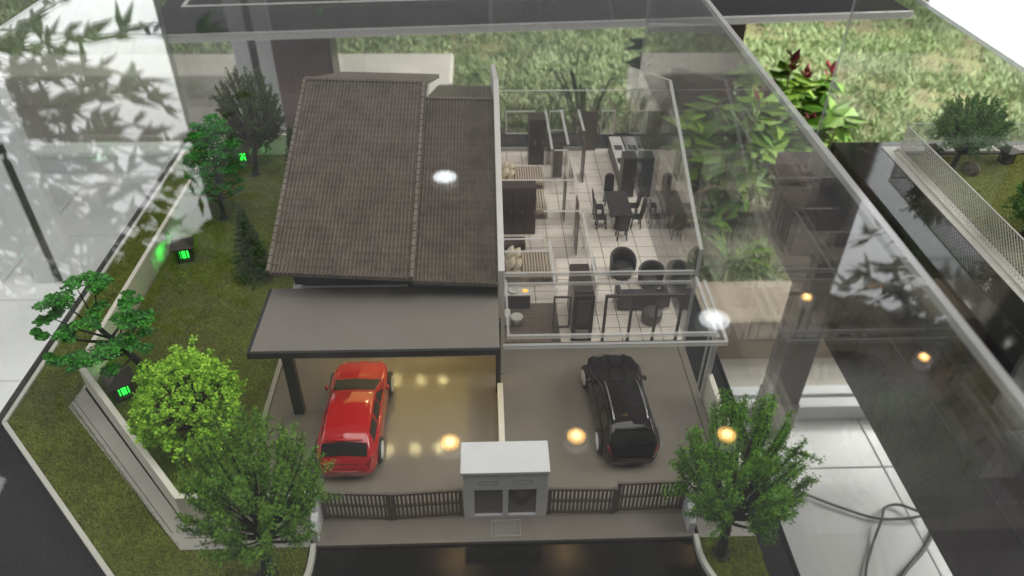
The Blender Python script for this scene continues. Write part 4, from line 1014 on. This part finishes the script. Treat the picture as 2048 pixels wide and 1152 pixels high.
def bottlebrush(name, label, loc, th, c, R, mat, nb, seed, lean=(0, 0), brush=.24, size=.15, per=110, tr=.42, twig=2, down=-.45, grp='model trees'):
    rng = np.random.default_rng(seed); t = thing(name, label, 'tree', loc, 0, grp); c = np.array(c, float); R = np.array(R, float)
    top = np.array([c[0], c[1], c[2] + R[2] * .45]); wood = MB(); limbs = MB()
    tp = [np.array([lean[0] * 0, 0, 0]), np.array([c[0] * .5 + lean[0], c[1] * .5 + lean[1], th * .6]), np.array([c[0] * .85, c[1] * .85, th]), top]
    tp = cr(tp, 5); wood.tube([tuple(p) for p in tp], [tr * (1 - .75 * i / (len(tp) - 1)) for i in range(len(tp))], 9)
    pts = []
    for k in range(nb):
        z = 1 - (k + .5) / nb * (1 - down); ph = k * 2.39996 + rng.uniform(-.3, .3); rr = math.sqrt(max(0, 1 - z * z))
        d = np.array([rr * math.cos(ph), rr * math.sin(ph), z]); end = c + d * R * rng.uniform(.82, 1.06)
        f = np.clip(.35 + .5 * (z + .3) / 1.3, .2, .95) * .8; i = int((.45 + .5 * f) * (len(tp) - 1)); a = tp[min(i, len(tp) - 1)]
        mid = (a + end) / 2 + np.array([d[0] * R[0] * .18, d[1] * R[1] * .18, rng.uniform(-.5, .1)])
        br = bezier(a, mid, end, 10); limbs.tube([tuple(p) for p in br], [tr * .3 * (1 - .8 * i / 9) for i in range(10)], 4, False)
        n = per; q = rng.uniform(.36, 1, n) ** .8; b2 = bezier(a, mid, end, 60); P_ = b2[(q * 59).astype(int)]
        pts.append(P_ + rng.normal(size=(n, 3)) * brush * (1.15 - .5 * q)[:, None])
        for e in range(twig):
            s0 = b2[int(rng.uniform(.45, .85) * 59)]; dd = rng.normal(size=3) * .8 + d * 1.2; dd /= np.linalg.norm(dd); s1 = s0 + dd * rng.uniform(.9, 1.7) * R[0] / 4
            limbs.tube([tuple(s0), tuple(s1)], [.05, .02], 3, False)
            q = rng.uniform(.1, 1, n // 3); pts.append(s0 + (s1 - s0) * q[:, None] + rng.normal(size=(n // 3, 3)) * brush * .8)
    finish_tree(t, wood, np.concatenate(pts), size, mat, rng, .55, 0, limbs)
    return t
bottlebrush('broad_tree', 'tall olive model tree with upright fuzzy branches at the back of the side garden', (-29.75, 53.3, 0), 5.2, (1.1, 0, 9.2), (4.0, 4.0, 4.9), 'lfol_olive', 96, 3, brush=.15, size=.09, per=240, twig=2, down=-.75)
bottlebrush('broad_tree', 'model tree with spiky mid green branches over the front left kerb', (-16.2, -2.1, 0), 4.5, (0.7, .3, 9.1), (4.5, 4.4, 5.2), 'lfol_olivemid', 66, 5, brush=.20, size=.085, per=420, twig=1, down=-.36)
bottlebrush('broad_tree', 'model tree with spiky green branches over the front right lawn', (15.1, -1.4, 0), 4.5, (-.2, .2, 9.3), (4.3, 4.2, 5.2), 'lfol_mid', 62, 8, brush=.20, size=.085, per=420, twig=1, down=-.36)

def pad(rng, c, r, h, n): 
    a = rng.uniform(0, 6.283, n); q = np.sqrt(rng.uniform(0, 1, n)); lump = 1 + .18 * np.sin(a * 5 + rng.uniform(0, 6)) + .1 * np.sin(a * 9 + 1)
    return np.c_[c[0] + np.cos(a) * q * r * lump, c[1] + np.sin(a) * q * r * lump, c[2] + rng.uniform(-.5, 1, n) * h * (1 - q * q * .7)]
rng = np.random.default_rng(21)
t = thing('layered_pine', 'bright green layered pine with flat foliage tiers and a dark trunk', 'tree', (-31, 43.1, 0), 0, 'model trees')
wood = MB(); limbs = MB(); tp = cr([(0, 0, 0), (.25, 0, 3), (.6, .1, 6.5), (.9, 0, 11)], 6); wood.tube([tuple(p) for p in tp], [.36 * (1 - .7 * i / (len(tp) - 1)) for i in range(len(tp))], 8)
pts = []
for k in range(62):
    z = 3.2 + 8.4 * k / 61; R = 3.3 * (1 - .62 * max(0, (z - 6) / 6) ** 1.4) * (0.82 if z < 4.6 else 1); a = k * 2.39996 + rng.uniform(-.4, .4); i = int(np.clip((z / 11.2) * (len(tp) - 1), 0, len(tp) - 1)); b = tp[i]
    e = np.array([b[0] + math.cos(a) * R * rng.uniform(.75, 1.05), b[1] + math.sin(a) * R, z + rng.uniform(.0, .5)])
    limbs.tube([tuple(b), tuple((b + e) / 2 + [0, 0, -.1]), tuple(e)], [.09, .06, .02], 4, False)
    dens = 1.0 if z > 5.5 else .45
    for q, rr in ((.55, .65), (.85, .75), (1.0, .55)):
        p = b + (e - b) * q; pts.append(pad(rng, p, rr * rng.uniform(.8, 1.2) * (.6 if z < 5 else 1), .22, int(75 * dens)))
finish_tree(t, wood, np.concatenate(pts), .13, 'lfol_bright', rng, .7, .3, limbs)

t = thing('spreading_pine', 'leaning pine with separate flat foliage clumps at the front corner of the wall', 'tree', (-30.2, 17.2, 0), 0, 'model trees')
wood = MB(); limbs = MB(); tp = cr([(0, 0, 0), (-.6, -.4, 2.5), (-1.6, -1, 5.5), (-2.2, -1.6, 8)], 6); wood.tube([tuple(p) for p in tp], [.4 * (1 - .7 * i / (len(tp) - 1)) for i in range(len(tp))], 8)
pts = []
for dx, dy, z, r in ((-3.9, -.6, 10.2, 1.0), (-2.6, 0, 10.9, 1.1), (-1.4, .6, 11.2, .9), (-4.8, -1.2, 9.0, .8), (-5.4, -2, 8.0, .55), (-3.6, -2.6, 8.2, .9), (-1.7, -1.5, 8.8, 1.0), (.3, -.6, 8.0, 1.1), (1.3, .3, 7.6, .9), (.2, -1.9, 6.8, 1.1), (1.6, -1.6, 6.4, .9), (-1.4, -2.8, 6.6, 1.0), (-3.0, -3.3, 6.2, .8), (.8, .8, 9.0, .8), (-4.6, -2.9, 6.2, .55), (-.4, -3.2, 5.2, .8)):
    b = tp[int(np.clip(z / 10 * .8 * (len(tp) - 1), 6, len(tp) - 1))]; e = np.array([dx, dy - 1.0, z - .2])
    limbs.tube([tuple(b), tuple((b + e) / 2 + [0, 0, -.3]), tuple(e)], [.12, .08, .03], 5, False)
    for q in range(5):
        o_ = rng.normal(size=3) * [r * .6, r * .6, .12]; pts.append(pad(rng, e + o_, r * .62, .25, 130))
finish_tree(t, wood, np.concatenate(pts), .14, 'lfol_pale', rng, .75, .3, limbs)

def conifer(label, loc, H, R, seed):
    rng = np.random.default_rng(seed); t = thing('conifer', label, 'tree', loc, 0, 'model trees'); wood = MB().tube([(0, 0, 0), (0, 0, H * .5), (0, 0, H * .96)], [.22, .14, .03], 7); limbs = MB(); pts = []
    for k in range(230):
        z = .5 + (H - .6) * (k / 229) ** 1.05; r = R * (1 - ((z - .3) / H) ** 1.25) * rng.uniform(.8, 1.08); a = k * 2.39996; e = np.array([math.cos(a) * r, math.sin(a) * r, z - r * .18]); b = np.array([0, 0, z])
        n = int(30 + 60 * r / R); q = rng.uniform(.25, 1, n)[:, None]; pts.append(b + (e - b) * q + rng.normal(size=(n, 3)) * [.12, .12, .07])
        if k % 3 == 0: limbs.tube([tuple(b), tuple(e)], [.05, .02], 3, False)
    finish_tree(t, wood, np.concatenate(pts), .11, 'lfol_conifer', rng, .4, 0, limbs)
conifer('dark green cone shaped conifer standing alone on the lawn beside the carport roof', (-24.7, 31.9, 0), 8.4, 2.3, 31)
conifer('dark green conifer half hidden behind the main roof verge', (-23.6, 50.2, 0), 8.0, 1.9, 33)

rng = np.random.default_rng(41)
t = thing('round_tree', 'round lime green model tree inside the angled boundary wall', 'tree', (-23.9, 9.3, 0), 0, 'model trees')
wood = MB().tube([(0, 0, 0), (.1, -.1, 1.6), (.2, -.1, 3.4), (.2, -.2, 5.5)], [.38, .3, .22, .08], 8); limbs = MB(); pts = []; c = np.array([.3, -.3, 5.3])
for k in range(250):
    z = 1 - (k + .5) / 250 * 1.72; rr = math.sqrt(max(0, 1 - z * z)); ph = k * 2.39996; d = np.array([rr * math.cos(ph), rr * math.sin(ph), z]); e = c + d * [3.6, 3.6, 3.6] * rng.uniform(.74, 1.04) * (1 + .07 * math.sin(ph * 3 + z * 4)) 
    if math.sin(d[0] * 5.1 + 1) * math.sin(d[1] * 4.3 - .5) * math.sin(d[2] * 5 + .7) > .34: continue
    if k % 2 == 0:
        a = np.array([.15, -.1, rng.uniform(2.2, 4.6)]); limbs.tube([tuple(p) for p in bezier(a, (a + e) / 2 + [0, 0, -.35], e, 7)], [.10, .085, .07, .055, .045, .035, .02], 4, False)
    for q in range(3): pts.append(e + rng.normal(size=3) * .32 + rng.normal(size=(24, 3)) * .15)
finish_tree(t, wood, np.concatenate(pts), .125, 'lfol_lime', rng, .85, 0, limbs)

# ------------------------------------------------------------------ garden lanterns
def lantern(label, x, y, z=0, rz=.3, lit=True, sc=1.0, grp='small wooden garden lanterns'):
    t = thing('garden_lantern', label, 'lantern', (x, y, z), rz, grp); t.scale = (sc, sc, sc)
    MB().box(-.75, .75, -.75, .75, 0, .35).build('base', MT['wood'], t, bevel=.05)
    for sx in (-1, 1):
        for sy in (-1, 1): MB().box(sx * .62 - .1, sx * .62 + .1, sy * .62 - .1, sy * .62 + .1, .35, 1.75).build('post', MT['wood'], t)
    for k in (-.25, .25):
        MB().box(k - .05, k + .05, -.62, -.54, .35, 1.75).build('slat', MT['wood'], t); MB().box(-.62, -.54, k - .05, k + .05, .35, 1.75).build('slat', MT['wood'], t)
        MB().box(k - .05, k + .05, .54, .62, .35, 1.75).build('slat', MT['wood'], t); MB().box(.54, .62, k - .05, k + .05, .35, 1.75).build('slat', MT['wood'], t)
    MB().box(-.4, .4, -.4, .4, .36, 1.3).build('lamp_core', MT['green_glow'] if lit else MT['charcoal'], t)
    MB().add([(-1.15, -1.15, 1.75), (1.15, -1.15, 1.75), (1.15, 1.15, 1.75), (-1.15, 1.15, 1.75), (0, 0, 2.55), (-1.15, -1.15, 1.9), (1.15, -1.15, 1.9), (1.15, 1.15, 1.9), (-1.15, 1.15, 1.9)],
             [(3, 2, 1, 0), (0, 1, 6, 5), (1, 2, 7, 6), (2, 3, 8, 7), (3, 0, 5, 8), (5, 6, 4), (6, 7, 4), (7, 8, 4), (8, 5, 4)]).build('roof', MT['wood'], t)
    if lit:
        l = bpy.data.lights.new('lantern_light', 'POINT'); l.energy = 0.035; l.color = (.05, 1, .1); l.shadow_soft_size = .0012
        o = bpy.data.objects.new('lantern_light', l); COL.objects.link(o); o.parent = t; o.location = Vector((0, 0, 1.5)) * S
lantern('green lit lantern behind the trunk of the tall olive tree', -32.0, 56.8, rz=.1)
lantern('green lit lantern against the middle of the long garden wall', -32.8, 35.2, rz=.25)
lantern('green lit lantern beside the lime green tree at the angled wall', -31.9, 15.2, rz=.6)
lantern('green lit lantern inside the front wall behind the front left tree', -20.6, 4.4, rz=0, sc=.8)
lantern('dark unlit lantern beside the main roof verge', -23.3, 46.6, rz=.1, lit=False, sc=.9)

# ------------------------------------------------------------------ fenced garden model on the right-hand table
zb = -3.0
st(MB().box(59.0, 88, -40, 62.6, zb, zb + .1), 'lawn', 'lawn')
turf([(59, -5), (80, -5), (80, 62.4), (59, 62.4)], 75, 'flocked bright turf inside the white mesh fence', zb + .08)
def mesh_fence(label, x0, y0, x1, y1, h=3.9, tilt=0.0):
    a = Vector((x0, y0, zb)); b = Vector((x1, y1, zb)); L_ = (b - a).length; t = thing('mesh_fence', label, 'fence', a, math.atan2(b.y - a.y, b.x - a.x), 'white mesh fence panels')
    MB().box(0, L_, -.55, .75, 0, .35).build('plinth', MT['meshwhite'], t)
    MB().box(0, L_, -.07, .07, h + .3, h + .45).build('top_rail', MT['meshwhite'], t)
    mb = MB(); p = .62; k = -h
    while k < L_:
        for s in (1, -1):
            xa, xb = (k, k + h) if s > 0 else (k + h, k); za, zc = .35, h + .3
            # clip to 0..L
            def clipx(x0_, z0_, x1_, z1_):
                if x0_ > x1_: x0_, z0_, x1_, z1_ = x1_, z1_, x0_, z0_
                if x1_ <= 0 or x0_ >= L_: return None
                f = lambda x: z0_ + (z1_ - z0_) * (x - x0_) / (x1_ - x0_)
                lo, hi = max(0, x0_), min(L_, x1_); return lo, f(lo), hi, f(hi)
            r = clipx(xa, za, xb, zc)
            if r: mb.bar((r[0], .02 * s, r[1]), (r[2], .02 * s, r[3]), .035, .10, (0, 1, 0))
        k += p
    tag(mb.build('mesh', MT['meshwhite'], t), kind='stuff')
mesh_fence('white mesh fence along the black road strip of the right hand model', 57.9, 63.4, 57.4, -10)
mesh_fence('white mesh fence across the back of the right hand model', 58.3, 64.0, 88, 64.0)
bottlebrush('shrub_tree', 'dark feathery model tree at the back corner inside the mesh fence', (63.6, 59.2, zb), 2.2, (1.6, 1.5, 6.2), (4.9, 4.3, 4.0), 'lfol_dark', 120, 51, brush=.12, size=.14, per=110, tr=.4, down=-.35)
bottlebrush('shrub_tree', 'dark model tree on the turf nearer the front of the mesh fence', (62.4, 41.5, zb), 2.4, (2.2, 0, 5.4), (4.2, 4.0, 3.6), 'lfol_dark', 110, 53, brush=.12, size=.14, per=110, tr=.4, down=-.4)
lantern('dark wooden lantern on the turf in the open behind the fenced trees', 71.7, 60.4, zb + .1, .2, False, 1.0); lantern('dark wooden lantern half hidden behind the feathery tree', 61.6, 61.8, zb + .1, .1, False, .9)
mb = MB().lathe([(.9, 0), (1.3, .3), (1.2, .9), (.7, 1.3), (.2, 1.4)], (65.2, 57.6, zb + .1), 9); mb.v = [(p[0] + random.uniform(-.2, .2), p[1] + random.uniform(-.2, .2), p[2] + random.uniform(0, .15)) for p in mb.v]
tag(mb.build('rock', MT['rock']), 'brown rock at the foot of the feathery tree', 'rock')
